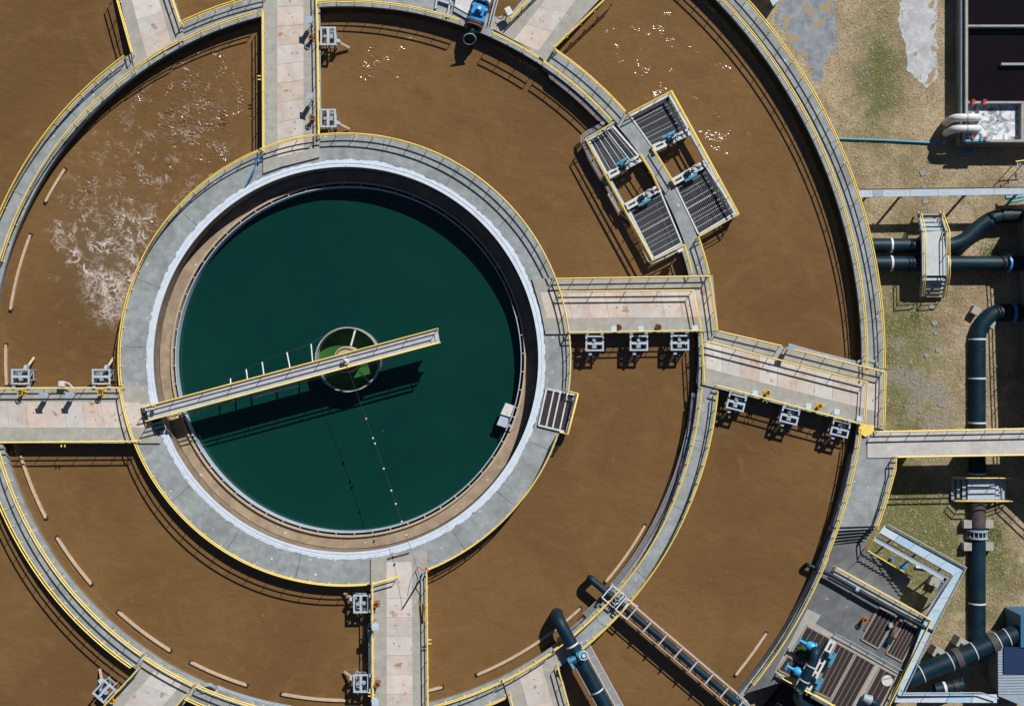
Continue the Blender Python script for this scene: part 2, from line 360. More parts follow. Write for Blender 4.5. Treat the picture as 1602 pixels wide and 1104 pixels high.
struct('pavement', ragged([(1406, -40), (1452, -40), (1466, 30), (1469, 80), (1464, 125), (1447, 138), (1430, 122), (1418, 110), (1412, 60), (1407, 20)], ZG - .1, ZG + .012), patchw)
# ------------------------------------------------------------------ clarifier tank (round middle basin)
t = thing('clarifier_tank', 'round concrete tank holding dark green water, with a broad grey rim and whitewashed inner edge', 'tank', (C0.x, C0.y, ZG))
mb = MB().lathe(C0, [(312 * .06, 0), (312 * .06, -.35), (353.5 * .06, -.35), (353.5 * .06, 0)]); mb.build('deck', conc, t)
mb = MB().lathe(C0, [(349 * .06, -.35), (349 * .06, ZG), (338 * .06, ZG), (338 * .06, -.35)]); mb.build('outer_wall', wallc, t)
rj = [random.gauss(0, 1) for _ in range(720)]
rj = [sum(rj[(i + k) % 720] * w_ for k, w_ in ((-1, .4), (0, 1), (1, .4))) * .032 + .09 * max(0, math.sin(i * .031) * math.sin(i * .0871 + 1)) for i in range(720)]
mb = MB().lathe(C0, [(301.2 * .06, .03), (305 * .06, .03), (305.3 * .06, -.02), (306.6 * .06, -.02), (306.9 * .06, .03), (312.0 * .06, .012), (312.1 * .06, -.12), (301.2 * .06, -.12)], n=720,
                jit=lambda i, q: rj[i % 720] if q in (5, 6) else 0); mb.build('whitewashed_edge', white, t)
mb = MB().lathe(C0, [(301.5 * .06, -.12), (311 * .06, -.12), (311 * .06, ZG), (301.5 * .06, ZG)]); mb.build('inner_wall', M_('stained_tank_wall', (.24, .185, .13), .85, var=.25, vscale=.8, stain=(.12, .1, .08), sscale=.6, samt=.6), t)
# launder: ledge, gutter wall, weir
LC = C0.copy()
mb = MB().lathe(LC, [(276 * .06094, ZG), (300.5 * .06, ZG), (300.5 * .06, -1.98), (276 * .06094, -1.98)]); mb.build('ledge', ledgem, t)
mb = MB().lathe(LC, [(275.1 * .06094, ZG), (277.8 * .06094, ZG), (277.8 * .06094, -1.72), (275.1 * .06094, -1.72)]); mb.build('gutter_wall', tanw, t)
mb = MB().lathe(LC, [(269.9 * .06094, -3.3), (271.2 * .06094, -3.3), (271.2 * .06094, -1.78), (269.9 * .06094, -1.78)]); mb.build('weir_ring', galv, t)
bm0 = None
for i in range(60):
    a = math.radians(6 * i + 2); c, s_ = math.cos(a), math.sin(a)
    p = LC + Vector((273.1 * .06094 * c, 273.1 * .06094 * s_, 0))
    if bm0 is None:
        bm0 = MB().box((0, 0, 0), (.22, .09, .08)).build('bracket', tanw, t, local=True)
        o = bm0
    else:
        o = bm0.copy(); COL.objects.link(o); o.parent = t
    o.location = Vector((p.x, p.y, -1.77)) - LOC[t.name]; o.rotation_euler = (0, 0, a)
# ------------------------------------------------------------------ ring walkways
def ring_walk(label, r0, r1, rw0, rw1, a0=0, a1=360, cut=None):
    t = thing('ring_walkway', label, 'walkway', (C0.x + (r0 * .06) * math.cos(math.radians(a0)), C0.y - (r0 * .06) * math.sin(math.radians(a0)), ZG))
    dm, wm = MB(), MB()
    for b0, b1, q0, q1, v0, v1 in (cut or [(a0, a1, r0, r1, rw0, rw1)]):
        dm.lathe(C0, [(q0 * .06, -.3), (q1 * .06, -.3), (q1 * .06, 0), (q0 * .06, 0)], b0, b1, max(8, int(abs(b1 - b0) / 1.5)))
        wm.lathe(C0, [(v0 * .06, ZG), (v1 * .06, ZG), (v1 * .06, -.3), (v0 * .06, -.3)], b0, b1, max(8, int(abs(b1 - b0) / 1.5)))
    dm.build('deck', conc, t); wm.build('wall', wallc, t)
    return t
ring_walk('narrow grey concrete walkway circling midway between the clarifier and the outermost ring', 552.6, 585, 556, 581, cut=[(-18.0, 318.2, 552.6, 585, 556, 581), (-41.8, -18.0, 560.5, 582, 563, 580)])
ring_walk('outermost grey ring walkway curving past the dry grass, yellow rails on both edges', 807.3, 842, 811, 836, -75, 10.7)
ow = thing('landing', 'broad grey concrete landing between the outer basin and the straight bridge to the right', 'landing', P(1370, 740, ZG))
poly = [P(1362, 671), P(1386, 672), P(1404, 716), P(1402, 735), P(1390, 779), P(1373.5, 822)] + list(reversed(arcw(805, 10.8, 19.0)))
MB().prism(poly, -.35, -.002).build('deck', conc, ow)
MB().prism([Vector((p.x, p.y, 0)) * .9985 + Vector((.05, .02, 0)) for p in poly], ZG, -.35).build('wall', wallc, ow)
# steps down to the lower works deck
ZD = -1.25
st = thing('step_flight', 'short flight of five broad grey steps down from the landing towards the grated deck', 'steps', P(1340, 835, ZG))
ia = arcw(805, 19.0, 22.6, step=.6)
oa = [P(1373.5 - 12.5 * k / 6, 822 + 25 * k / 6) for k in range(7)]
for k in range(5):
    a_ = 19.0 + 2.5 * k / 5; b_ = 19.0 + 2.5 * (k + 1) / 5
    A = arcw(805, a_, b_); o0 = oa[0].lerp(oa[6], k / 5); o1 = oa[0].lerp(oa[6], (k + 1) / 5)
    MB().prism([A[0], A[-1], o1, o0], ZG, -.25 * (k + 1) + .005).build('step', darkconc if k > 0 else conc, st)
# light kerb strip beside the steps
wk = thing('works_deck', 'dark stained concrete deck at the lower right with large gratings let into it', 'deck', P(1330, 1000, ZG))
ring = arcw(807.5, 21.5, 41.5)
deckpoly = [arcw(807.5, 21.5, 22.5)[0]] + [P(1361, 847, ZD), P(1358, 860, ZD), P(1323, 894, ZD)] + [P(1457, 971, ZD), P(1390, 1130, ZD), P(1300, 1108, ZD), P(1224, 1066, ZD)] + list(reversed(ring))
MB().prism(deckpoly, ZD - .4, ZD).build('slab', darkconc, wk)
MB().prism([Vector((p.x, p.y, 0)) * .9985 for p in deckpoly], ZG, ZD - .4).build('wall', wallc, wk)
MB().strip(arcw(807.8, 19.1, 41.4), arcw(815, 19.1, 41.4), ZD - .6, .02 - .0).build('kerb', conc, wk)
# paler concrete round the gratings
pz = ZD + .02
MB().prism([P(1263, 952, pz), P(1284, 962, pz), P(1276, 975, pz), P(1414, 1056, pz), P(1385, 1112, pz), P(1302, 1105, pz), P(1224, 1062, pz), P(1212, 1050, pz)], ZD - .1, pz).build('screed', conc2, wk)
ring_walk('short stretch of outer ring walkway below the lower right works deck', 807.3, 838, 811, 834, 40.6, 62)
# ------------------------------------------------------------------ bridges
def bridge(label, poly, strip=None, n0=0, z=ZB, nm='concrete_bridge', m=conc2, th=.45):
    c = sum((P(*p, z) for p in poly), Vector()) / len(poly)
    t = thing(nm, label, 'bridge', (c.x, c.y, z - th))
    pts = [P(*p, z) for p in poly]
    MB().prism(pts, z - th, z).build('slab', m, t)
    MB().prism([c + (p - c) * .985 for p in pts], -2.2, z - th).build('support_wall', wallc, t)
    if strip:
        a0, b0, a1, b1, cuts = strip          # two long edges of the panel strip (start and end points) and the cuts along it (0..1)
        for i in range(len(cuts) - 1):
            u, v = cuts[i], cuts[i + 1]; g_ = .0009 if i % 3 else .002
            q = []
            for (s0, s1, k) in ((a0, a1, u + g_), (b0, b1, u + g_), (b0, b1, v - g_), (a0, a1, v - g_)):
                q.append(P(s0[0] + (s1[0] - s0[0]) * k, s0[1] + (s1[1] - s0[1]) * k, z))
            o = MB().prism(q, z - .02, z + .014).build('cover_panel', pink, t)
            for hk in range(random.choice((1, 1, 2))):
                hu, hv = random.uniform(.35, .65), random.uniform(.3, .7)
                hc = q[0].lerp(q[3], hu).lerp(q[1].lerp(q[2], hu), hv)
                MB().lathe(hc, [(.005, z + .018), (.055, z + .018), (.055, z), (.005, z)], n=8).build('lifting_hole', black, o)
    return t
def cuts(a, b, ys): return [(y - a) / (b - a) for y in ys]
N_top = [-60, -49, -19.5, 10, 41, 70, 99.5, 129, 158.5, 188.5, 216, 243]
bridge('straight concrete bridge with pale panels from the clarifier rim up to the top edge', [(411.5, -70), (499, -70), (499.5, 246), (480, 251), (440, 261), (411.5, 271.5)],
       ((433.5, -60), (474.5, -60), (434, 262), (475, 252), cuts(-60, 258, N_top)))
bridge('straight concrete bridge at left with pale panels, reaching the clarifier rim', [(-70, 605), (229, 605), (232, 640), (250, 693), (-70, 693)],
       ((-70, 629), (-70, 669), (236, 629), (246, 669), cuts(-70, 240, [-70, -48, -18, 12, 42, 71, 101, 131, 160, 189, 238])))
bridge('concrete bridge with a double row of rails between clarifier rim and middle ring', [(832, 436), (1115, 430), (1119, 470), (1123, 517), (1100, 519), (853.7, 522.5), (845, 480)],
       ((842, 457), (853, 498), (1113, 454), (1119, 496), cuts(842, 1115, [844, 886, 916, 945, 975, 1004.5, 1034, 1063, 1090, 1114])))
bridge('slanting concrete bridge with pale panels joining the middle ring to the outermost ring', [(1101, 520), (1123, 518), (1386.5, 580), (1384, 672), (1352, 666), (1098, 601)],
       ((1104, 533), (1104, 576), (1378, 602), (1375, 645), cuts(1104, 1378, [1104, 1130, 1159, 1188, 1217, 1246, 1275, 1304, 1333, 1356, 1377])))
bridge('straight concrete bridge at the bottom with pink panels, running down from the clarifier rim', [(580, 874), (640, 866), (668, 856), (670, 1180), (580.5, 1180)],
       ((604.5, 870), (644, 870), (605, 1180), (646, 1180), cuts(870, 1180, [878, 935.5, 965, 994.5, 1025, 1055, 1085, 1115, 1145, 1178])))
dx, dy = -.66, .75
bridge('concrete bridge with pale panels starting at the middle ring near the bottom left corner', [(230, 1027.5), (270, 1051), (313, 1072), (313 + 130 * dx, 1072 + 130 * dy), (230 + 150 * dx, 1027.5 + 150 * dy)],
       ((241, 1049.5), (284, 1070), (241 + 110 * dx, 1049.5 + 110 * dy), (284 + 100 * dx, 1070 + 100 * dy), [0, .24, .5, .76, 1]))
bridge('concrete bridge with pale panels at the bottom beside the big blue-valved pipe', [(787, 1064), (830, 1045), (870, 1024), (898, 1130), (806, 1130)],
       ((812, 1056), (847, 1040), (833, 1130), (873, 1130), [0, .32, .64, 1.0]))
bridge('concrete bridge with pale panels at the top left, ending on the middle ring', [(180, -40), (205, 82), (210, 107), (250, 83), (289, 62), (283, 38), (258, -40)],
       ((195, -40), (237, -40), (230, 90), (268, 67), [0, .3, .55, .8, 1]))
bridge('slanting concrete bridge with pale panels at the top right of the blue valve', [(851, -40), (965, -30), (866.5, 76), (854, 96), (815, 69), (772, 46), (790, 32)],
       ((884, -40), (930, -40), (804, 63), (842, 80), [0, .25, .5, .75, 1]))
# straight footbridge to the right over the grass
t = thing('footbridge', 'long pale concrete footbridge over the grass to the right edge, with bolted panels', 'bridge', P(1480, 694, ZG))
for i, (x0, x1) in enumerate([(1357, 1387), (1387, 1408), (1408, 1430), (1430, 1452), (1452, 1474), (1474, 1496), (1496, 1519), (1519, 1541), (1541, 1563), (1563, 1585), (1585, 1608), (1608, 1640), (1640, 1690)]):
    f = lambda x: (675 - (x - 1360) * .020, 716 - (x - 1360) * .016)
    y0, y1 = f(x0 + .06), f(x1 - .06)
    MB().prism([P(x0 + .06, y0[0], .1), P(x1 - .06, y1[0], .1), P(x1 - .06, y1[1], .1), P(x0 + .06, y0[1], .1)], -.25, .1).build('deck_panel', M_('pale_deck_concrete', (.46, .445, .435), .85, var=.12, vscale=1.5, stain=(.56, .55, .54), sscale=.6, samt=.5, obj=.05) if i == 0 else bpy.data.materials['pale_deck_concrete'], t)
for x in (1430, 1530, 1630):
    MB().box(P(x, 694, (ZG - .25) / 2), (.5, 2.0, -ZG - .25)).build('pier', wallc, t)

# cracks and expansion joints in the walkway decks
def joints(name, r0, r1, angs, z=.004):
    for t_ in [o for o in COL.objects if o.name == name]:
        for a in angs:
            p, q = arcw(r0, a, a + 1)[0], arcw(r1, a + random.uniform(-.15, .15), a + 1)[0]
            m_ = MB(); pts = [p.lerp(q, k / 6) + Vector((random.uniform(-.02, .02), random.uniform(-.02, .02), z)) for k in range(7)]
            for k in range(6): m_.bar(pts[k] - Vector((0, 0, .01)), pts[k + 1] - Vector((0, 0, .01)), random.uniform(.02, .05), .02)
            m_.build('expansion_joint', dark, t_)
joints('clarifier_tank', 313, 353, [183.5, 201, 222, 280, 300, 319, 24, 41, 58, 103, 122, 141])
joints('ring_walkway', 553, 584.5, [222, 207, 131, 143, 156, 252, 276, 292, 309, 13, 24, 36, 46])
joints('ring_walkway.001', 807.6, 841.6, [-46, -39, -31, -24, -17, -10, -4])
# ------------------------------------------------------------------ yellow railings
RH = 1.1; RAILS = {}
postmesh = MB().tube([(0, 0, 0), (0, 0, RH - .02)], .034, 6).box((0, 0, .02), (.13, .13, .03)).build('post', yellow)
POSTDATA = postmesh.data; bpy.data.objects.remove(postmesh)
def resample(pts, sp):
    L = [0]
    for i in range(1, len(pts)): L.append(L[-1] + (pts[i] - pts[i - 1]).length)
    n = max(1, round(L[-1] / sp)); out = []
    for k in range(n + 1):
        s_ = L[-1] * k / n; i = 1
        while i < len(L) - 1 and L[i] < s_: i += 1
        f = (s_ - L[i - 1]) / max(1e-9, L[i] - L[i - 1]); out.append(pts[i - 1].lerp(pts[i], f))
    return out
def rail(label, pts, z=0.0, sp=1.78, r=.066, corners=None, kick=None, name='railing', ends=False):
    """pts: world points at foot level"""
    pts = [Vector((p[0], p[1], p[2] if len(p) > 2 else z)) for p in pts]
    t = thing(name, label, 'railing', pts[0].copy(), 0, 'yellow railings')
    up = Vector((0, 0, RH)); L0 = pts[0]
    MB().tube([p + up for p in pts], r, 6).build('top_rail', yellow, t)
    MB().tube([p + up * .5 for p in pts], r * .9, 6).build('mid_rail', yellow, t)
    if kick: MB().strip([p for p in pts], [p + Vector((.03, .03, 0)) for p in pts], z + .02, z + .12).build('kick_board', yellow, t)
    # posts: along straight runs and at corners
    segs = [[pts[0]]]
    for i in range(1, len(pts)):
        segs[-1].append(pts[i])
        if i < len(pts) - 1:
            a = (pts[i] - pts[i - 1]).normalized(); b = (pts[i + 1] - pts[i]).normalized()
            if a.dot(b) < .85: segs.append([pts[i]])
    ps = []
    for sg in segs:
        q = resample(sg, sp); ps += q if not ps else q[1:]
    RAILS[label] = t
    for p in ps[:98]:
        o = bpy.data.objects.new('post', POSTDATA); COL.objects.link(o); o.parent = t; o.location = p - L0
    return t
def TR(*pp, z=0.0):                         # foot points from the seen top rail
    out = []
    for p in pp:
        q = P(p[0], p[1], z + RH); q.z = z; out.append(q)
    return out
A = ang
# clarifier rim
RC = 350.5
rail('curved yellow railing on the clarifier rim, between the left and bottom bridges', arcw(RC, 84.3, 158.6))
rail('yellow railing across the end of the left bridge where it meets the clarifier rim', arcw(RC, 158.9, 172.6, ZB), ZB)
rail('curved yellow railing on the clarifier rim beside the foaming water', arcw(RC, 173.4, 247.6))
rail('yellow railing across the lower end of the top bridge at the clarifier rim', arcw(RC, 248.1, 262.4, ZB), ZB)
rail('curved yellow railing on the clarifier rim, from the top bridge to the double-railed bridge', arcw(RC, 262.9, 338.4))
rail('yellow railing across the left end of the double-railed bridge at the clarifier rim', arcw(RC, 338.9, 352.9, ZB), ZB)
rail('short curved yellow railing on the clarifier rim above the small square grating', arcw(RC, -6.5, 8.0))
rail('yellow railing boxed round the small square grating at the right edge of the clarifier rim', TR((893, 613), (904, 615.5), (889, 679.5), (876, 676)))
rail('curved yellow railing on the clarifier rim from the small grating down to the bottom bridge', arcw(RC, 19.6, 68.7))
rail('short yellow railing reaching half across the upper end of the bottom bridge', TR((582, 914), (622, 903), z=ZB), ZB)
# middle ring, inner
RI, RO = 556.3, 581.3
rail('inner yellow railing of the middle ring between the top left bridge and the top bridge', arcw(RI, 243.0, 255.8))
rail('yellow railing on the middle ring across the end of the top left bridge', arcw(RI, 233.9, 242.4, ZB), ZB)
rail('inner yellow railing of the middle ring left of the foaming water', arcw(RI, 196, 233.4))
rail('inner yellow railing of the middle ring above the tan floating boards, lower left', arcw(RI, 124.6, 169))
rail('yellow railing on the middle ring across the head of the bottom left bridge', arcw(RI, 115.0, 124.0, ZB), ZB)
rail('inner yellow railing of the middle ring right of the bottom left bridge', arcw(RI, 96, 114.4))
rail('inner yellow railing of the middle ring just left of the bridge beside the blue-valved pipe', arcw(RI, 64.3, 80))
rail('yellow railing on the middle ring across the head of the bridge beside the blue-valved pipe', arcw(RI, 54.8, 63.8, ZB), ZB)
rail('inner yellow railing of the middle ring from the blue-valved pipe up to the slanting bridge', arcw(RI, 4.6, 54.2))
rail('straight yellow railing where the slanting bridge leaves the middle ring', TR((1098, 521), (1099.5, 548), (1102, 598), z=ZB), ZB)
rail('inner yellow railing of the middle ring, short run below the gate platform', arcw(RI, -18.6, -13.9))
rail('yellow railing round the left half of the gate platform', TR((1071, 383), (1021, 408), (916, 216), (961, 191)))
rail('inner yellow railing of the middle ring between the upper right bridge and the gate platform', arcw(RI, -56.3, -41.8))
rail('yellow railing on the middle ring across the end of the upper right bridge', arcw(RI, -65.6, -57.2, ZB), ZB)
rail('inner yellow railing of the middle ring, from the top bridge to the open pipe mouth', arcw(RI, -94.2, -71.2))
# middle ring, outer
rail('outer yellow railing of the middle ring at the upper left, facing the smooth brown water', arcw(RO, 198, 234.0))
rail('outer yellow railing of the middle ring between the top left bridge and the top edge', arcw(RO, 244.0, 258))
rail('outer yellow railing of the middle ring between the upper right bridge and the gate platform', arcw(RO, -56.0, -41.4))
rail('yellow railing round the right half of the gate platform', TR((983, 178), (1050, 142.5), (1156.5, 335), (1092, 371)))
rail('outer yellow railing of the middle ring, short run right below the gate platform', arcw(RO, -19.0, -13.2))
rail('yellow railing at the corner where the double-railed bridge meets the middle ring', TR((1110.5, 432), (1120, 497), (1122, 516), z=ZB), ZB)
rail('outer yellow railing of the middle ring from the slanting bridge to the two dark pipes', arcw(RO, 4.9, 51.2))
rail('outer yellow railing of the middle ring at lower left, above its ladder-like shadow', arcw(RO, 124.8, 162))
rail('outer yellow railing of the middle ring just right of the bottom left bridge', arcw(RO, 108, 115.2))
rail('outer yellow railing of the middle ring left of the bridge beside the blue-valved pipe', arcw(RO, 64.6, 70))
rail('short yellow railing on the walkway inside the gate platform, left side of the openings', TR((1002, 241), (1019, 268), (1032, 295.5)), sp=1.9)
rail('short yellow railing on the walkway inside the gate platform, right side of the openings', TR((1021, 231.5), (1039, 260), (1054, 284.5)), sp=1.9)
# outer ring
rail('inner yellow railing of the outermost ring, from the top edge to the slanting bridge', arcw(811, -52, 1.6))
rail('outer yellow railing of the outermost ring along the dry grass', arcw(838, -54, 0.9))
rail('yellow railing at the outer end of the slanting bridge above the grass', TR((1386.5, 581), (1384, 666), z=ZB), ZB)
rail('inner yellow railing of the outermost ring past the landing and steps at lower right', arcw(809, 7.7, 22) + [Vector((p.x, p.y, 0)) for p in arcw(810.5, 22.5, 38.5)])
rail('yellow railing on the grass side of the grey landing, below the footbridge', TR((1402, 716), (1401.5, 734), (1389, 780), (1374, 824)))
rail('inner yellow railing of the outer ring at the lower right corner of the basin', arcw(810, 41.2, 50, -.5), -.5)
rail('outer yellow railing of the short ring stretch at the bottom below the works deck', arcw(834, 40.8, 50, -.5), -.5)
# bridges
rail('yellow railing along the left side of the top bridge', TR((410, 14), (411, 236), z=ZB), ZB)
rail('yellow railing along the right side of the top bridge, beside the two gate lifters', TR((494, -30), (496, 60), (498, 211), z=ZB), ZB)
rail('yellow railing along the upper side of the left bridge, behind the two gate lifters', TR((-30, 608), (190, 606.5), z=ZB), ZB)
rail('yellow railing along the lower side of the left bridge', TR((-30, 692.5), (213, 690.5), z=ZB), ZB)
rail('outer yellow railing along the upper edge of the double-railed bridge', TR((869, 436), (1109, 432), z=ZB), ZB)
rail('inner yellow railing dividing the double-railed bridge, turning down at its right end', TR((876, 456), (1085, 454), (1097, 515), z=ZB), ZB, sp=2.9)
rail('yellow railing along the lower edge of the double-railed bridge, above three gate lifters', TR((890, 520), (1097, 517), z=ZB), ZB)
rail('upper yellow railing of the slanting bridge, left of the white box', TR((1125, 518), (1223, 541), z=ZB), ZB)
rail('upper yellow railing of the slanting bridge, right of the white box', TR((1236, 545), (1385, 582), z=ZB), ZB)
rail('inner yellow railing dividing the slanting bridge, turning down at its right end', TR((1104, 533.5), (1358, 598), (1353.5, 661), z=ZB), ZB, sp=2.9)
rail('lower yellow railing of the slanting bridge, above three gate lifters', TR((1122, 603), (1352, 664), z=ZB), ZB)
rail('yellow railing along the upper edge of the pale footbridge', TR((1372, 675.5), (1640, 670), z=.1), .1)
rail('yellow railing along the lower edge of the pale footbridge', TR((1404, 715), (1640, 711), z=.1), .1)
rail('yellow railing on the left side of the bottom bridge, beside two gate lifters', TR((582, 916), (583, 1150), z=ZB), ZB)
rail('yellow railing on the right side of the bottom bridge', TR((667, 892), (669.5, 1150), z=ZB), ZB)
rail('left yellow railing of the bottom left bridge', TR((215, 1047), (140, 1128), z=ZB), ZB)
rail('right yellow railing of the bottom left bridge', TR((290, 1088), (255, 1128), z=ZB), ZB)
rail('left yellow railing of the bridge beside the blue-valved pipe', TR((798, 1089), (808, 1130), z=ZB), ZB)
rail('right yellow railing of the bridge beside the blue-valved pipe', TR((872.5, 1043), (897, 1130), z=ZB), ZB)
rail('left yellow railing of the top left bridge', TR((174, -30), (205, 82), z=ZB), ZB)
rail('right yellow railing of the top left bridge', TR((259, -30), (281, 36), z=ZB), ZB)
rail('left yellow railing of the upper right bridge, beside the white junction box', TR((856, -30), (798, 28.5), z=ZB), ZB)
rail('right yellow railing of the upper right bridge', TR((974, -28), (866.5, 74), z=ZB), ZB)
# works deck at lower right
def drop(a, b, za, zb):
    q0 = P(a[0], a[1], za + RH); q0.z = za; q1 = P(b[0], b[1], zb + RH); q1.z = zb; return [q0, q1]
rail('short yellow railing beside the dark steps, between landing and stair', drop((1374, 826), (1357, 860), 0, ZD))
rail('yellow railing on the upper side of the dark stair going down to the grass', drop((1357, 861), (1427, 902), ZD, -3.2))
rail('long yellow railing between the dark stair and the works deck', TR((1310, 888.5), (1456, 969), z=ZD), ZD)
rail('yellow railing along the grass side of the works deck, beside the light blue cable tray', TR((1457, 970), (1386, 1115), z=ZD), ZD)
rail('yellow railing on the lower edge of the works deck, above the black shadow', TR((1224, 1061), (1310, 1107), z=ZD), ZD)
# ------------------------------------------------------------------ slide gate lifters hung on the bridges
R_ = math.radians
def make_lifter():
    t = thing('gate_lifter', '', 'gate lifter', (0, 0, 0), 0, 'gate lifters on the bridges')
    m = MB()
    for y in (.22, 1.52): m.bar((-.86, y, .28), (.86, y, .28), .14, .16)
    for x in (-.78, .78): m.bar((x, .31, .28), (x, 1.45, .28), .15, .158)
    m.bar((-.70, .88, .31), (.70, .88, .31), .24, .14)
    m.build('frame', galv, t, local=True)
    m = MB()
    for x in (-.72, .72):
        m.bar((x, .55, .2), (x, .55, -1.5), .12, .12); m.bar((x, 1.46, .2), (x, 1.46, -1.5), .1, .1); m.bar((x, .61, -1.0), (x, 1.41, -1.0), .08, .1)
        m.bar((x, .6, .1), (x, 1.42, -.9), .06, .06)
    m.bar((-.66, 1.46, -1.0), (.66, 1.46, -1.0), .1, .1); m.bar((-.66, 1.46, -.4), (.66, 1.46, -.4), .08, .08)
    m.build('guide_frame', galvd, t, local=True)
    m = MB(); m.cyl((0.05, .62), .15, .16, .5, 12); m.cyl((.05, .62), .2, .2, .26, 12); m.box((.05, 1.18, .26), (.42, .3, .3)); m.build('motor', sky_blue if False else galvd, t, local=True)
    m = MB(); m.box((-.25, .58, .22), (.34, .3, .2)); m.cyl((.3, 1.18), .09, .1, .5, 10); m.build('gearbox', black, t, local=True)
    m = MB()
    for x in (-.7, .7): m.box((x, -.02, .12), (.3, .3, .22))
    m.build('bracket', galvd, t, local=True)
    m = MB(); m.prism([(.16, 1.62), (.5, 1.62), (.56, 1.95), (.30, 1.98)], -.5, .12); m.build('gate_arm', galv, t, local=True)
    m = MB(); m.bar((.42, 1.9, -.55), (.72, 2.65, -1.15), .2, .16); m.build('paddle', plank, t, local=True)
    return t
proto = make_lifter(); used = False
for px, py, rot, lab in [
    (499.5, 58, -90, 'grey steel gate lifter on the top bridge, the upper one'),
    (499.5, 186, -90, 'grey steel gate lifter on the top bridge, the lower one near the clarifier rim'),
    (34, 603.5, 0, 'pale steel gate lifter on the left bridge, nearer the left edge'),
    (160, 603.5, 0, 'pale steel gate lifter on the left bridge, beside the clarifier rim'),
    (930, 522.5, 180, 'gate lifter hung in shade under the double-railed bridge, leftmost of three'),
    (999, 522, 180, 'gate lifter hung in shade under the double-railed bridge, middle of three'),
    (1063, 521.5, 180, 'gate lifter hung in shade under the double-railed bridge, rightmost of three'),
    (1154.7, 615, 165.7, 'gate lifter in shade below the slanting bridge, nearest the middle ring'),
    (1238, 636, 165.7, 'gate lifter in shade below the slanting bridge, middle of three'),
    (1317, 656, 165.7, 'gate lifter in shade below the slanting bridge, nearest the grass'),
    (580, 943, 90, 'gate lifter on the bottom bridge, the upper one under the clarifier rim'),
    (580, 1067, 90, 'gate lifter on the bottom bridge, the lower one at the bottom edge'),
    (175, 1089, 48.6, 'pale steel gate lifter on the bottom left bridge')]:
    place(proto, used, P(px, py, ZB), R_(rot), lab); used = True
# ------------------------------------------------------------------ hand-wheel valve stands
def make_stand(m_, kind):
    t = thing('valve_stand', '', 'valve', (0, 0, 0), 0, 'hand-wheel valve stands on the decks')
    MB().box((0, 0, .03), (.55, .55, .06)).build('base_plate', m_ if kind != 'rusty' else rust, t, local=True)
    m = MB().cyl((0, 0), .13, .06, .55, 12).cyl((0, 0), .19, .5, .66, 12); m.cyl((0, 0), .05, .66, .95, 8); m.build('column', black if kind != 'rusty' else rust, t, local=True)
    m = MB().tube([(.24 * math.cos(a * .393), .24 * math.sin(a * .393), .82) for a in range(16)], .05, 6, closed=True)
    for k in range(3):
        a = k * 2.1; m.bar((0, 0, .82), (.24 * math.cos(a), .24 * math.sin(a), .82), .05, .05)
    m.build('handwheel', m_, t, local=True); return t
for kind, m_, spots in (('orange', orange, [(488.5, 61, 'orange valve stand on the top bridge beside the upper gate lifter'), (490, 186, 'orange valve stand on the top bridge beside the lower gate lifter'),
                                           (590, 943, 'orange valve stand on the bottom bridge under the clarifier rim'), (591.5, 1067, 'orange valve stand on the bottom bridge near the bottom edge'),
                                           (1350, 967, 'orange valve stand on the dark works deck left of a grating')]),
                        ('yellow', ochre, [(36.5, 614.5, 'ochre valve stand on the left bridge near the left edge'), (161, 613.5, 'ochre valve stand on the left bridge near the clarifier rim'),
                                           (1199, 614, 'round ochre valve stand on the slanting bridge, nearer the middle ring'), (1280, 635, 'round ochre valve stand on the slanting bridge, nearer the grass'),
                                           (179, 1092, 'ochre valve stand on the bottom left bridge')]),
                        ('rusty', rust, [(967, 512.5, 'rusty valve stand on the double-railed bridge, left of two'), (1029, 512, 'rusty valve stand on the double-railed bridge, right of two')])):
    pr = make_stand(m_, kind); u = False
    for px, py, lab in spots:
        z = ZD if 'works deck' in lab else ZB
        place(pr, u, P(px, py, z), random.random() * 3, lab); u = True
# ------------------------------------------------------------------ control panels under small sun hoods
def make_panel():
    t = thing('control_panel', '', 'control box', (0, 0, 0), 0, 'control panels on the bridges')
    m = MB().add([(-.31, -.3, 1.52), (.31, -.3, 1.52), (.31, .3, 1.66), (-.31, .3, 1.66), (-.31, -.3, 1.55), (.31, -.3, 1.55), (.31, .3, 1.69), (-.31, .3, 1.69)],
                 [(3, 2, 1, 0), (4, 5, 6, 7), (0, 1, 5, 4), (1, 2, 6, 5), (2, 3, 7, 6), (3, 0, 4, 7)]); m.build('sun_hood', galv, t, local=True)
    MB().box((0, .05, 1.15), (.46, .26, .62)).build('box', steelw, t, local=True)
    for x in (-.18, .18): MB().bar((x, .12, 0), (x, .12, 1.5), .06, .06).build('post', galvd, t, local=True)
    MB().box((0, -.085, 1.2), (.3, .02, .34)).build('door', galvd, t, local=True)
    return t
pp = make_panel(); u = False
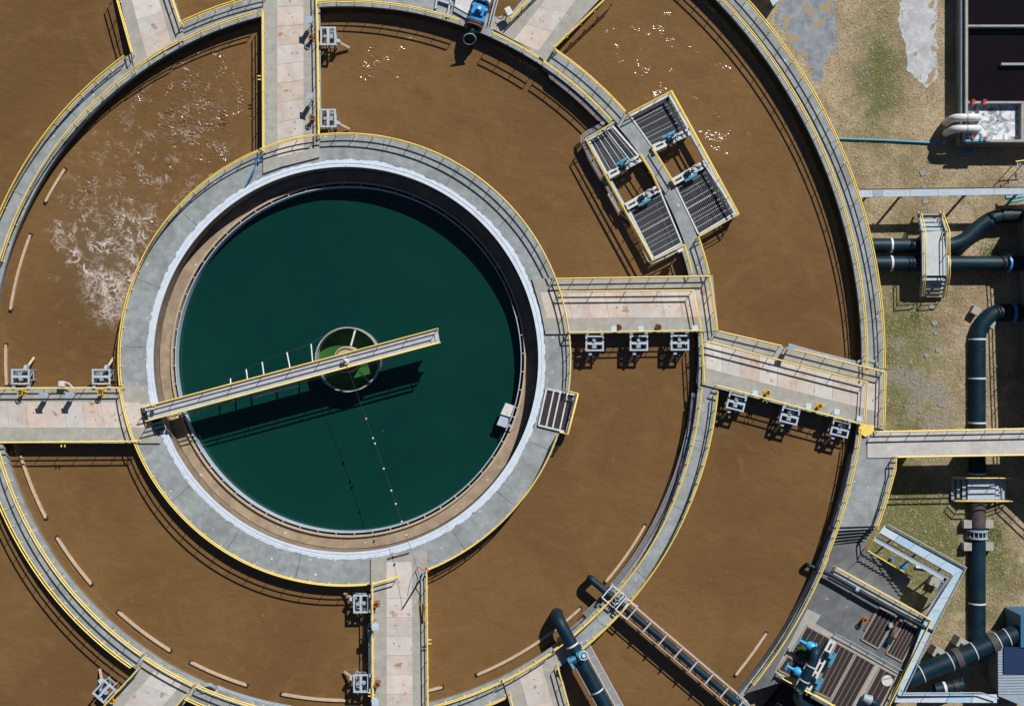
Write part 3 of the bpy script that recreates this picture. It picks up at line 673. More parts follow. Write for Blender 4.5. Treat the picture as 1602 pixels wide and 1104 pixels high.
for px, py, rot, lab in [(488, 38, -90, 'light grey hooded control panel on the top bridge by the upper gate lifter'), (489, 156, -90, 'light grey hooded control panel on the top bridge by the lower gate lifter'),
    (76.5, 617, 0, 'light blue-grey hooded control panel on the left bridge, left of two'), (117, 617, 0, 'light blue-grey hooded control panel on the left bridge, right of two'),
    (959, 514, 180, 'small hooded control panel on the double-railed bridge, leftmost of three'), (1001, 514, 180, 'small hooded control panel on the double-railed bridge, middle of three'),
    (1085, 513, 180, 'small hooded control panel on the double-railed bridge, rightmost of three'),
    (1178, 614, 166, 'hooded control panel on the slanting bridge, nearest the middle ring'), (1261, 634, 166, 'hooded control panel on the slanting bridge between two ochre valves and lifters'),
    (1305, 643, 166, 'hooded control panel on the slanting bridge, second from the grass'), (1340, 654, 166, 'hooded control panel on the slanting bridge, nearest the grass'),
    (590, 974, 90, 'light blue hooded control panel on the bottom bridge between the gate lifters'), (590, 1090, 90, 'light blue hooded control panel on the bottom bridge at the bottom edge'),
    (1232, 543, -14, 'white hooded control panel in the gap of the upper rail of the slanting bridge')]:
    o = place(pp, u, P(px, py, ZB), R_(rot), lab); u = True
    if py in (514, 513) or (px, py) in ((1178, 614), (1261, 634), (1305, 643), (1340, 654)):
        o.scale = (.8, .8, .62)
# junction box with bent conduit on the left bridge
t = thing('junction_box', 'small grey junction box with bent white conduits at the middle of the left bridge', 'control box', P(99, 602, ZB))
z0 = ZB
MB().box(P(97, 600, z0 + .6), (.55, .5, .35)).build('box', steelw, t)
MB().tube([P(100, 598, z0 + .7), P(107, 599, z0 + .75), P(112, 604, z0 + .7), P(116, 609, z0 + .7)], .06, 8).build('conduit', whitepipe, t)
MB().bar(P(97, 600, z0), P(97, 600, z0 + .5), .1, .1).build('post', galvd, t)
# white junction box at the upper right bridge
t = thing('junction_box', 'white junction box on a post beside the left rail of the upper right bridge', 'control box', P(796, 22, 0))
MB().box(P(796, 18, 1.2), (.55, .75, .4), .5).build('box', steelw, t); MB().bar(P(796, 20, 0), P(796, 19.4, 1.0), .08, .08).build('post', galvd, t)
MB().tube([P(790, 23, 1.1), P(785, 30, .5), P(778, 28, .4)], .04, 6).build('cable', cablem, t)
t = thing('junction_box', 'white junction box at the lower tip of the gate platform, beside the railing corner', 'control box', P(1065, 392, 0))
MB().box(P(1064.5, 390, .8), (.65, .45, .4), R_(25)).build('box', steelw, t); MB().bar(P(1065, 391, -.1), P(1065, 391, .6), .08, .08).build('post', galvd, t)
# ------------------------------------------------------------------ tan curved boards standing in the brown water
for a, b, R, lab in [((100, 264), (70, 315), 538, 'short tan board standing in the foaming water, topmost at the left'), ((46, 367), (15, 484), 538, 'long tan curved board standing in the foaming water at the left edge'),
    ((8, 539), (9, 602), 540, 'short tan board in the water just above the left bridge'), ((31, 713), (71, 810), 538, 'tan curved board in the water just below the left bridge'),
    ((89, 840), (143, 913), 538, 'tan curved board in the lower left water, second below the left bridge'), ((185, 956), (266, 1018), 538, 'tan curved board in the lower left water, third below the left bridge'),
    ((298, 1036), (386, 1071), 538, 'tan curved board in the water right of the bottom left bridge'), ((441, 1084), (540, 1094), 538, 'tan curved board in the water near the bottom edge, left of the bottom bridge'),
    ((640, 1086), (691, 1071), 538, 'tan board end sticking out of the water right beside the bottom bridge'), ((745, 1051), (905, 948), 538, 'longest tan curved board, passing beneath the dark bent pipe at the bottom'),
    ((945, 907), (1006, 820), 538, 'tan board in the water above the thinner dark pipe, lower right of the middle basin'), ((1151, 1055), (1199, 990), 790, 'tan board standing alone in the outer basin at the lower right')]:
    z = -1.05; pa, pb = P(*a, z), P(*b, z)
    aa = [math.degrees(math.atan2(-(p.y - C0.y), p.x - C0.x)) for p in (pa, pb)]
    if abs(aa[0] - aa[1]) > 180: aa = [x % 360 for x in aa]
    f = random.uniform(-1, 1)
    t = thing('scum_board', lab, 'board', (pa.x, pa.y, ZW - .2), 0, 'tan boards standing in the water')
    MB().strip(arcw(R - 2.0, aa[0], aa[1]), arcw(R + 2.0, aa[0], aa[1]), -1.5, z).build('board', plank, t)
    for q in arcw(R, aa[0], aa[1], step=400): MB().box((q.x, q.y, -1.35), (.34, .34, .5), R_(-aa[0])).build('end_post', dark, t)
# ------------------------------------------------------------------ rotating clarifier bridge
zd, zr = .85, 1.95
q = [P(222.5, 637.5, zr), P(683.5, 514, zr), P(687, 535.5, zr), P(227, 659, zr)]
for v in q: v.z = zd
t = thing('scraper_bridge', 'narrow steel walkway bridge with yellow rails spanning over the green water to the round centre', 'bridge', q[0].lerp(q[2], .5))
ax = (q[1] - q[0]).normalized(); nx = Vector((-ax.y, ax.x, 0))
MB().prism(q, zd - .08, zd).build('deck', plate, t)
m = MB()
for a, b in ((q[0] - nx * .12, q[1] - nx * .12), (q[3] + nx * .12, q[2] + nx * .12)): m.bar(a - Vector((0, 0, .39)), b - Vector((0, 0, .39)), .16, .6)
m.build('girder', galvd, t)
up = Vector((0, 0, 1.1))
path_a, path_b = [q[0], q[1], q[2], q[3]], None
m = MB().tube([p + up for p in path_a], .062, 6).build('top_rail', yellow, t)
m = MB().tube([p + up * .5 for p in path_a], .055, 6).build('mid_rail', yellow, t)
MB().strip([p for p in (q[0], q[1])], [p - nx * .05 for p in (q[0], q[1])], zd + .004, zd + .16).build('kick_board', ochre, t)
MB().strip([p + nx * .05 for p in (q[3], q[2])], [p for p in (q[3], q[2])], zd + .004, zd + .16).build('kick_board', yellow, t)
for p in resample([q[0], q[1]], 2.75) + resample([q[3], q[2]], 2.75):
    o = bpy.data.objects.new('post', POSTDATA); COL.objects.link(o); o.parent = t; o.location = p - LOC[t.name]
# end carriage on the rim
e = P(247, 661, .35); m = MB().box(e, (1.5, .8, .55), math.atan2(ax.y, ax.x) + R_(90) + .12).build('end_carriage', pipem, t)
for k in (-.55, .55):
    w0 = e + Vector((ax.y * 0 - .1, 0, 0)) + nx * k; w0.z = .32
    MB().tube([w0 - ax * .1, w0 + ax * .1], .28, 14).build('wheel', black, t)
m = MB()
for s_ in (0, 1):
    a = (q[0] if s_ == 0 else q[3]) - ax * .1; b = a - ax * .75; b = Vector((b.x, b.y, .05)); m.bar(a, b, .06, .08)
for k in range(4):
    f = (k + .5) / 4; a = q[0] - ax * (.1 + .75 * f); b = q[3] - ax * (.1 + .75 * f); zz = zd - (zd - .05) * f; a.z = b.z = zz; m.bar(a, b, .1, .04)
m.build('end_ladder', black, t)
for px, py in ((241, 636), (270, 651), (277, 649.5)):
    MB().box(P(px, py, zd + .7), (.22, .4, .3), math.atan2(ax.y, ax.x)).build('bracket', yellow, t)
cc = P(541, 562.3, zd); c_ax = q[0].lerp(q[3], .5); cc = c_ax + ax * (cc - c_ax).dot(ax)
m = MB().cyl(cc, .36, zd, zd + .5, 20).cyl(cc, .27, zd + .5, zd + .75, 16, .1); m.build('drive_cap', whitepipe, t)
MB().tube([cc + Vector((0, 0, .75)), cc + Vector((.05, .05, 1.5))], .05, 8).build('cap_stem', ochre, t)
tips = [((361, 603), (360.5, 592)), ((387.5, 596), (385, 577.5)), ((413, 588), (410, 566)), ((454, 577), (448.7, 551)), ((489, 567), (486.5, 538))]
for a, b in tips:
    MB().tube([P(a[0], a[1], .15), P(b[0], b[1], -.1)], .07, 8).build('side_arm', steelw, t)
MB().tube([P(330, 613, .2)] + [P(b[0], b[1], -.06) for a, b in tips] + [P(506, 525, -.8)], .02, 5).build('wire', cablem, t)
MB().tube([P(395, 622, .0), P(430, 612, .0), P(468, 603, .0)], .06, 8).build('spray_pipe', steelw, t)
m = MB()
for k in range(9):
    a = q[3].lerp(q[2], .08 + .1 * k) + Vector((0, 0, -.3)); m.bar(a, a - nx * .25 + Vector((0, 0, -1.2)), .06, .06)
    if k < 8: m.bar(a - nx * .25 + Vector((0, 0, -1.2)), q[3].lerp(q[2], .18 + .1 * k) + Vector((0, 0, -.3)), .05, .05)
m.bar(q[3].lerp(q[2], .08) - nx * .25 + Vector((0, 0, -1.5)), q[3].lerp(q[2], .88) - nx * .25 + Vector((0, 0, -1.5)), .08, .1)
m.build('under_truss', galvd, t)
# feed well and centre pier
fw = thing('feed_well', 'round pale steel drum rim standing in the green water at the centre, bright green inside', 'drum', (C0.x, C0.y, -3))
MB().lathe(C0, [(51.4 * .06, -1.1), (49.5 * .06, -1.1), (49.5 * .06, -3.6), (51.4 * .06, -3.6)], n=64).build('drum_wall', M_('weathered_drum', (.36, .36, .35), .7, var=.2, vscale=1.5, stain=(.2, .17, .14), sscale=1, samt=.5), fw)
MB().bar(P(556, 516, -1.25), P(549, 541, -1.25), .16, .14).build('spoke', steelw, fw)
MB().bar(P(562, 582, -1.25), P(577, 596, -1.25), .1, .12).build('spoke', galvd, fw)
MB().bar(P(494, 571, -1.25), P(517, 566, -1.25), .1, .12).build('spoke', galvd, fw)
struct('water', disc(C0, 49.5 * .06, -2.8, 64), well)
t = thing('centre_pier', 'rough tan round concrete pier beneath the walkway at the centre of the tank', 'pier', (C0.x, C0.y, -4))
MB().lathe(C0, [(.01, -.35), (20 * .06, -.35), (20.8 * .06, -.45), (20.8 * .06, -4), (.01, -4)], n=40).build('column', tanw, t)
m = MB()
for k in range(26):
    a = k * .2417; m.box((C0.x + 17.6 * .06 * math.cos(a), C0.y + 17.6 * .06 * math.sin(a), -.31), (.12, .2, .08), a)
m.build('bolt_ring', rust, t)
# pole and cable with floats
pole = thing('cable_pole', 'tall thin grey pole at the railing corner of the bottom bridge, holding a sagging cable', 'pole', P(663, 897, ZB))
a0 = P(663, 897, ZB); a1 = a0 + Vector((0, 0, 3.4))
MB().tube([a0, a1], [.1, .07], 8).build('shaft', galvd, pole); MB().box(a0 + Vector((0, 0, .03)), (.4, .4, .06)).build('base_plate', galvd, pole)
MB().box(P(668, 891, ZB + .9), (.2, .45, .2), .6).build('red_hose', red, pole)
b0 = cc + Vector((.05, .05, 1.3)); pts = []
for k in range(25):
    f = k / 24; p = b0.lerp(a1, f); p.z -= 4 * .9 * f * (1 - f); pts.append(p)
t = thing('float_cable', 'thin sagging cable strung with small pale floats from the centre to the bottom bridge', 'cable', b0)
MB().tube(pts, .018, 5).build('cable', cablem, t)
for f in (.27, .36, .385, .5, .60, .66, .74, .8, .83):
    i = f * 24; p = pts[int(i)].lerp(pts[int(i) + 1], i - int(i))
    MB().lathe(p, [(.01, p.z - .13), (.09, p.z - .08), (.09, p.z + .08), (.01, p.z + .13)], n=8).build('float', tanw if int(f * 100) % 2 else whitepipe, t)
# dangling cable loop on the bottom bridge
o = MB().tube([P(663, 893, ZB + 3), P(655, 886, ZB + 1.5), P(650, 893, ZB + .05), P(654, 905, ZB + .04), P(650, 918, ZB + .04), P(657, 930, ZB + .04), P(655, 945, ZB + .04)], .025, 5).build('loose_cable', cablem)
tag(rebase(o), 'dark loose cable snaking over the pink panels at the top of the bottom bridge', 'cable')
# scum box
t = thing('scum_box', 'small white and grey sheet metal box at the right edge of the green water', 'box', P(790, 650, -2.5))
zz = -1.45
def sheet(pts, z, th=.05): return MB().prism([P(*p, z) for p in pts], z - th, z)
sheet([(791, 630), (804.5, 634.5), (798, 652), (783, 647.5)], zz).build('lid', whitepipe, t)
sheet([(783, 650), (797, 655), (792, 669), (777, 664)], zz - .15).build('ramp', galv, t)
m = MB().prism([P(784, 648, zz), P(797.5, 652, zz), P(791.5, 668, zz), P(778, 663, zz)], -3.2, zz - .22); m.build('body', galvd, t)
for a, b in (((799, 650), (806, 653)), ((794, 665), (803, 669))): MB().bar(P(*a, -1.2), P(*b, -1.2), .08, .08).build('strut', galv, t)
# short deck leftovers of cable on whitewash and red bar
o = MB().bar(P(606, 873.5, ZB + .06), P(641, 864, ZB + .06), .11, .1).build('steel_bar', rust); tag(rebase(o), 'dark red steel bar lying across the inner end of the bottom bridge', 'bar')
o = MB().tube([P(384, 292, .1), P(398, 264, .9), P(405, 244, 1.0)], .06, 6).build('hose', blue); tag(rebase(o), 'dark blue hose hanging down to the whitewashed rim left of the top bridge', 'hose')
o = MB().bar(P(660, 943, ZB + .3), P(662.5, 971, ZB + .3), .2, .14).build('marker_board', ochre); tag(rebase(o), 'orange yellow board leaning inside the right rail of the bottom bridge', 'board')
# latch bars sticking out of railings
def latch(label_start, a, b):
    for l, tt in RAILS.items():
        if l.startswith(label_start):
            for dd in a: MB().bar(P(*dd[0], b), P(*dd[1], b), .1, .06).build('latch', yellow, tt)
            return
latch('yellow railing along the left side of the top', [((403, 119), (409, 119)), ((403, 124.5), (409, 124.5))], ZB + .9)
latch('yellow railing along the lower side of the left', [((96, 692), (96, 699)), ((101.5, 692), (101.5, 699))], ZB + .9)
latch('yellow railing on the right side of the bottom', [((668, 1000), (675, 1000)), ((668, 1006), (675, 1006))], ZB + .9)
latch('lower yellow railing of the slanting', [((1195, 622), (1194, 628)), ((1201, 623.5), (1200, 629.5))], ZB + .9)
latch('lower yellow railing of the slanting', [((1310, 653), (1309, 658)), ((1315.5, 654.5), (1314.5, 660))], ZB + .9)
latch('yellow railing along the right side of the top', [((494, 36), (499, 36)), ((494, 42), (499, 42))], ZB + .9)
latch('yellow railing on the left side of the bottom', [((576, 1083), (583, 1083)), ((576, 1088), (583, 1088))], ZB + .9)
latch('long yellow railing between', [((1402, 943), (1405, 939)), ((1407, 946), (1410, 942)), ((1424, 956), (1427, 951)), ((1429, 958), (1432, 954))], ZD + .9)
# ------------------------------------------------------------------ gate platform on the middle ring
def lerp2(q, u, v, z):
    a = (q[0][0] + (q[1][0] - q[0][0]) * u, q[0][1] + (q[1][1] - q[0][1]) * u); b = (q[3][0] + (q[2][0] - q[3][0]) * u, q[3][1] + (q[2][1] - q[3][1]) * u)
    return P(a[0] + (b[0] - a[0]) * v, a[1] + (b[1] - a[1]) * v, z)
def grating(t, q, z, joists, m_, label=None, sp=.15, bw=.034, jm=None, jz=.0, along='u', jw=.065):
    """q: four seen corners; fine bars run along `along`, wider joists across them"""
    mb = MB(); L_u = (lerp2(q, 1, 0, z) - lerp2(q, 0, 0, z)).length; L_v = (lerp2(q, 0, 1, z) - lerp2(q, 0, 0, z)).length
    n = int((L_v if along == 'u' else L_u) / sp)
    for i in range(1, n):
        f = i / n
        a, b = (lerp2(q, 0, f, z), lerp2(q, 1, f, z)) if along == 'u' else (lerp2(q, f, 0, z), lerp2(q, f, 1, z))
        mb.bar(a, b, bw, .05)
    o = mb.build('grating', m_, t)
    if label: o['label'] = label
    fr = MB(); c = [lerp2(q, *uv, z) for uv in ((0, 0), (1, 0), (1, 1), (0, 1))]
    for i in range(4): fr.bar(c[i], c[(i + 1) % 4], .14, .09)
    fr.build('grating_frame', jm or steelw, t)
    if joists:
        jb = MB()
        for f, wd in joists:
            a, b = (lerp2(q, f, 0, z - jz), lerp2(q, f, 1, z - jz)) if along == 'u' else (lerp2(q, 0, f, z - jz), lerp2(q, 1, f, z - jz))
            jb.bar(a, b, wd * jw, .07)
        jb.build('joist', jm or steelw, t)
    return o
zp = .02
darkw = M_('channel_shade', (.028, .024, .022), .5, var=.4, vscale=1.2)  # near-black, so the shade below the gate gratings is in the colour
t = thing('gate_platform', 'right half of the grated steel gate platform, over the outer basin', 'platform', P(1080, 250, -4), 0, 'halves of the gate platform')
grating(t, [(986, 181.5), (1047, 149), (1079, 204), (1021, 231)], zp, [(.22, 1), (.30, .7), (.42, .7), (.55, 1.2), (.72, .7), (.80, .9)], gratem, along='v' if False else 'u', jz=.08) if False else None
grating(t, [(1047, 149), (1079, 204), (1021, 231), (986, 181.5)], zp, [(.18, 1.1), (.27, .6), (.42, 1.2), (.6, .6), (.7, 1.1), (.84, .7)], gratem, along='u', jz=.06)
grating(t, [(1104, 260), (1151.5, 332), (1093, 366.5), (1055, 288)], zp, [(.1, .8), (.2, .7), (.27, .7), (.4, 1.0), (.5, 2.0), (.64, .9), (.72, .7), (.78, .7), (.88, 1.0)], gratem, along='u', jz=.06)
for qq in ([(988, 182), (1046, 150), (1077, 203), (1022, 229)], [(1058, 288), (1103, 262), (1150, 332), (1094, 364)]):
    MB().prism([P(*p, -.9) for p in qq], ZG, -.9).build('channel', darkw, t)  # solid block, coloured dark for the shade under the gratings
m = MB(); m.strip([P(1050, 147, 0), P(1155, 334, 0)], [P(1045.5, 149.5, 0), P(1149.5, 337, 0)], -.3, .06); m.build('edge_beam', galv, t)
MB().bar(P(984, 181, -.1), P(1048, 147, -.1), .2, .3).build('end_beam', galvd, t); MB().bar(P(1094, 369, -.1), P(1153, 335, -.1), .2, .3).build('end_beam', galvd, t)
for px, py in ((1048, 150), (1078, 205), (1105, 259), (1151, 332), (1100, 362)): MB().bar(P(px, py, -3.9), P(px, py, -.2), .3, .3).build('support_post', wallc, t)
t = thing('gate_platform', 'left half of the grated steel gate platform, over the inner brown basin', 'platform', P(980, 300, -4), 0, 'halves of the gate platform')
grating(t, [(921, 219), (950, 273), (1000, 245.5), (959, 198.5)], zp, [(.14, .6), (.34, 1.1), (.52, .7), (.66, .6), (.74, 1.2), (.9, .6)], gratem, along='v', jz=-.0, jm=steelw)
grating(t, [(1031.5, 296), (1066.5, 380), (1022, 404), (982, 324)], zp, [(.1, .7), (.2, .6), (.3, .7), (.42, .6), (.5, 2.0), (.64, .9), (.73, .7), (.8, .7), (.9, 1.0)], gratem, along='u', jz=.06)
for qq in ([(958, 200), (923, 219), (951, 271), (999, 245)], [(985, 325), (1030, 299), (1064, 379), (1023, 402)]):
    MB().prism([P(*p, -.9) for p in qq], ZG, -.9).build('channel', darkw, t)  # solid dark block again, shade under the left gratings painted in
m = MB(); m.strip([P(916.5, 217, 0), P(1020.5, 407, 0)], [P(920.5, 215, 0), P(1024.5, 405, 0)], -.35, .05); m.build('edge_beam', galv, t)
MB().bar(P(918, 217, -.1), P(960, 194, -.1), .2, .3).build('end_beam', galvd, t); MB().bar(P(1021, 407, -.1), P(1069, 382, -.1), .2, .3).build('end_beam', galvd, t)
for px, py in ((920, 220), (949, 274), (980, 325), (1021, 402), (1062, 380)): MB().bar(P(px, py, -3.9), P(px, py, -.2), .3, .3).build('support_post', wallc, t)
m = MB(); m.strip([P(984, 181, 0), P(1021.5, 232.5, 0)], [P(985.8, 180, 0), P(1023, 231.5, 0)], -.1, .035); m.strip([P(957, 196, 0), P(1001, 246.5, 0)], [P(958.5, 195, 0), P(1002.5, 245.5, 0)], -.1, .035); m.build('edge_angle', steelw, t)
# sluice gates across the openings
for a, b, side, lab in [((1022, 232.5), (1079.5, 205.5), 1, 'sluice gate of pale beams with blue motor, upper right opening of the gate platform'),
                        ((951, 275), (1003, 246.5), 1, 'sluice gate of pale beams with blue motor, upper left opening of the gate platform'),
                        ((979.5, 324), (1032, 294), -1, 'sluice gate of pale beams with blue motor, lower left opening of the gate platform'),
                        ((1052.5, 285.5), (1103.5, 256), -1, 'sluice gate of pale beams with blue motor, lower right opening of the gate platform')]:
    A_, B_ = P(*a, .35), P(*b, .35); ax_ = (B_ - A_).normalized(); n_ = Vector((-ax_.y, ax_.x, 0)) * side; L_ = (B_ - A_).length
    t = thing('sluice_gate', lab, 'gate', (A_ + B_) / 2 - Vector((0, 0, 2)), 0, 'sluice gates of the platform')
    m = MB(); m.bar(A_ - n_ * .22, B_ - n_ * .22, .26, .3); m.bar(A_ + n_ * .22, B_ + n_ * .22, .22, .24)
    for f in (.04, .3, .7, .96): m.bar(A_.lerp(B_, f) - n_ * .1, A_.lerp(B_, f) + n_ * .12, .2, .2)
    m.build('beam', whitepipe, t)
    m = MB(); m.bar(A_ + Vector((0, 0, -.5)), B_ + Vector((0, 0, -.5)), .1, .7); m.build('gate_leaf', galvd, t)
    c = A_.lerp(B_, .46); m = MB()
    p0, p1 = c + n_ * .5 - ax_ * .65 + Vector((0, 0, .3)), c + n_ * .5 + ax_ * .65 + Vector((0, 0, .3))
    m.tube([p0, p0.lerp(p1, .45)], .12, 10); m.tube([p0.lerp(p1, .45), p1], .17, 10); m.box(c + n_ * .3 + Vector((0, 0, .25)), (.3, .45, .3), math.atan2(ax_.y, ax_.x)); m.build('motor', sky_blue, t)
    m = MB(); m.box(c + Vector((0, 0, .25)), (.45, .5, .35), math.atan2(ax_.y, ax_.x)); m.cyl(c + ax_ * .1, .07, .3, 1.1, 8); m.build('gearbox', pipem, t)
    m = MB().tube([c + ax_ * .95 - n_ * .05 + Vector((.38 * math.cos(k * .45), .3 * math.sin(k * .45), .32)) for k in range(14)], .05, 6, closed=True); m.build('cable_loop', galvd, t)
# conduits fixed along ring walls and round the platform
def conduits(label, paths, n=4, m_=mauve, r=.045, gap=.11, loc=None):
    t = thing('conduit_run', label, 'conduit', paths[0][0], 0, 'conduit runs along the walls')
    for k in range(n):
        out = []
        for i, p in enumerate(paths[0]):
            a = paths[0][max(0, i - 1)]; b = paths[0][min(len(paths[0]) - 1, i + 1)]; d_ = (b - a); d_.z = 0; d_.normalize()
            out.append(p + Vector((-d_.y, d_.x, 0)) * gap * (k - n / 2 + .5) * -1 + Vector((0, 0, -.02 * k)))
        MB().tube(out, r, 6).build('conduit', m_ if k % 2 else galvd, t)
conduits('four thin conduits along the inner wall of the middle ring above the gate platform', [[P(852, 99, -.25), P(852, 107, -.25), P(860, 112, -.25)] + arcw(547, -54, -43.5, -.25) + [P(941, 186, -.22), P(945, 190, -.22), P(940, 196, -.22), P(928, 203, -.22)]])
conduits('four thin conduits wrapped round the left edge of the gate platform', [[P(930, 202, -.3), P(916, 209, -.25), P(910.5, 214, -.25), P(911, 221, -.25), P(928, 255, -.25), P(952, 295, -.25), P(965, 318, -.25)]])
conduits('two thin pale conduits round the lower left corner of the gate platform', [[P(952, 303, -.3), P(968, 330, -.3), P(985, 345, -.25), P(1015, 408, -.25), P(1019, 412, -.25), P(1050, 398, -.25), P(1066, 388, -.25)]], n=2, m_=steelw)
conduits('bundle of thin dark conduits on the inner wall of the middle ring, lower right', [arcw(549, 5.5, 47, -.35)], n=5, m_=mauve)
conduits('two reddish conduits along the inner ring wall between the two dark pipes', [arcw(549.5, 47.5, 53, -.3)], n=2, m_=mauve)
conduits('pale conduits under the upper edge of the slanting bridge, bending in at the outer ring', [[P(1238, 541, -.1), P(1290, 555, -.1), P(1340, 567, -.1), P(1352, 562, .1), P(1368, 565, .1), P(1374, 572, .1)]], n=3, m_=whitepipe)
conduits('pale conduits hooked over the railing right of the bottom left bridge', [[P(316, 1082, .3), P(320, 1071, .5), P(328, 1070, .5), P(338, 1076, .2)] + [p for p in arcw(551, 111.5, 99, -.2)]], n=3, m_=galv)
conduits('bundle of pale conduits beside the right rail of the top bridge', [[P(497.5, -20, .1), P(498.5, 40, .1), P(499.4, 130, .1), P(500, 205, .1)]], n=3, m_=steelw)
conduits('dark conduits hung under the left railing of the bottom bridge', [[P(578, 985, .1), P(578.5, 1020, .1), P(578.8, 1056, .1)]], n=2, m_=galv)
o = MB().tube([P(588, 968, 1.2), P(578, 975, .8), P(574, 985, .3), P(578, 1000, .1)], .05, 6).build('hose', sky_blue); tag(rebase(o), 'light blue hose curling off the left side of the bottom bridge', 'hose')
conduits('blue-grey conduits under the railing where the slanting bridge leaves the middle ring', [[P(1094, 524, -.2), P(1094.5, 560, -.2), P(1092, 600, -.2)]], n=3, m_=galv)
# small square grating on the clarifier rim
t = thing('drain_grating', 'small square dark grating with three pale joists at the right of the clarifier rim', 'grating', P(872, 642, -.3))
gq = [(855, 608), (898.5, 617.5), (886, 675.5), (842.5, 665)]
MB().prism([P(*p, .0) for p in gq], -.9, .012).build('shade_block', dark, t)  # solid near-black block, painted as the shade of a deep shaft
grating(t, gq, .16, [(.27, 1.6), (.5, 1.6), (.76, 1.6)], gratew, along='v' if False else 'u', jz=-.012, sp=.15, bw=.034, jm=steelw, jw=.085)
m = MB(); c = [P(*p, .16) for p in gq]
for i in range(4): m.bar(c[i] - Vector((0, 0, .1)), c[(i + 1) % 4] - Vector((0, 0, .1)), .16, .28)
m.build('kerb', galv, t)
MB().prism([P(890, 614, -.3), P(903, 617, -.3), P(889, 680, -.3), P(876, 676, -.3)], -.6, -.06).build('cantilever', wallc, t)
# ------------------------------------------------------------------ pipes crossing the rings
def pipe(name, label, pts, r, cat='pipe', n=16, m_=pipem, bands=(), parent=None, bm=steelw):
    t = thing(name, label, cat, (pts[0].x, pts[0].y, min(p.z for p in pts) - r))
    MB().tube(pts, r, n).build('pipe_run', m_, t)
    for b_ in bands:
        i, f = b_[0], b_[1]; wd = b_[2] if len(b_) > 2 else .22; mm = b_[3] if len(b_) > 3 else bm; k = b_[4] if len(b_) > 4 else 1.05
        a, c = pts[i], pts[i + 1]; p = a.lerp(c, f); dd = (c - a).normalized()
        MB().tube([p - dd * wd / 2, p + dd * wd / 2], r * k, n).build('band', mm, t)
    return t
def bend(a, b, c, r, n=5):                   # corner a-b-c rounded
    p, q = b + (a - b).normalized() * r, b + (c - b).normalized() * r
    return [p.lerp(b, k / n).lerp(b.lerp(q, k / n), k / n) for k in range(n + 1)]
zq = .38
s0, s1, s2 = P(926, 907, ZW - .5), P(922.5, 903.5, zq), P(1166, 1110, zq)
t = pipe('trestle_pipe', 'thinner dark pipe with a bent end in the water, carried in a pale pink truss', [s0] + bend(s0, s1, s2, .5) + [s2], .34, bands=[(6, .12, .3, black, 1.35), (6, .2, .12, steelw, 1.5)])
dr = (s2 - P(955, 931, zq)).normalized(); sd = Vector((-dr.y, dr.x, 0)); off = .66
st_ = P(967, 941, zq); m = MB(); L_ = (s2 - st_).length; nst = 7
trm = M_('pink_primer_steel', (.50, .43, .42), .6, var=.15, vscale=3)
for k in (-1, 1):
    for dz in (.05, -1.0):
        m.bar(st_ + sd * off * k + Vector((0, 0, dz)), s2 + sd * off * k + Vector((0, 0, dz)), .075 if dz > 0 else .06, .09)
for i in range(nst + 1):
    c = st_ + dr * (1.6 + (L_ - 2.4) * i / nst)
    m.bar(c - sd * (off - .05), c + sd * (off - .05), .12, .07) if False else m.bar(c - sd * (off - .055) + Vector((0, 0, .42)), c + sd * (off - .055) + Vector((0, 0, .42)), .13, .07)
    for k in (-1, 1):
        m.bar(c + sd * off * k + Vector((0, 0, -.95)), c + sd * off * k + Vector((0, 0, .45)), .07, .07)
        if i < nst:
            c2 = st_ + dr * (1.6 + (L_ - 2.4) * (i + 1) / nst)
            m.bar(c + sd * off * k + Vector((0, 0, -.95)), c2 + sd * off * k + Vector((0, 0, 0)), .05, .05)
    m.bar(c - sd * off + Vector((0, 0, -.95)), c + sd * off + Vector((0, 0, -.95)), .07, .06)
m.build('truss', trm, t)
m = MB()
for cpx in ((959, 932), (980, 951)):
    c = P(*cpx, .75); w_, l_ = .75, .7
    q4 = [c + sd * w_ + dr * l_, c - sd * w_ + dr * l_, c - sd * w_ - dr * l_, c + sd * w_ - dr * l_]
    for i in range(4): m.bar(q4[i], q4[(i + 1) % 4], .11, .1)
    for v in q4: m.bar(v - Vector((0, 0, .8)), v, .09, .09)
m.build('support_frame', steelw, t)
c = P(963.5, 938.5, 1.0)
m = MB().tube([c + Vector((.38 * math.cos(k * .393), .38 * math.sin(k * .393), 0)) for k in range(16)], .04, 6, closed=True)
for k in range(3): m.bar(c, c + Vector((.38 * math.cos(k * 2.1), .38 * math.sin(k * 2.1), 0)), .05, .04)
m.cyl(c, .06, .5, 1.05, 8); m.build('handwheel', galvd, t)
# bigger pipe with blue valve
z2 = 1.0
s0, s1, s2 = P(873, 973, ZW - .5), P(873, 967, z2), P(951, 1120, z2)
dd = (P(937, 1085, z2) - P(882, 985, z2)).normalized(); s1 = P(882, 985, z2) - dd * 1.15; s2 = s1 + dd * 11
s0 = Vector((s1.x, s1.y, ZW - .5))
t = pipe('bent_pipe', 'thick dark blue pipe bending into the water near the bottom, with a light blue valve', [s0] + bend(s0, s1, s2, 1.0, 7) + [s2], .6, bands=[(8, .175, .16, steelw, 1.06), (8, .66, .12, whitepipe, 1.07)])
sd = Vector((-dd.y, dd.x, 0)); vc = s1 + dd * 3.75 + Vector((0, 0, .55))
m = MB().tube([vc - dd * .22, vc + dd * .22], .85, 16) if False else MB()
m.tube([s1 + dd * 3.55, s1 + dd * 3.75], .82, 18); m.tube([s1 + dd * 4.0, s1 + dd * 4.2], .82, 18)
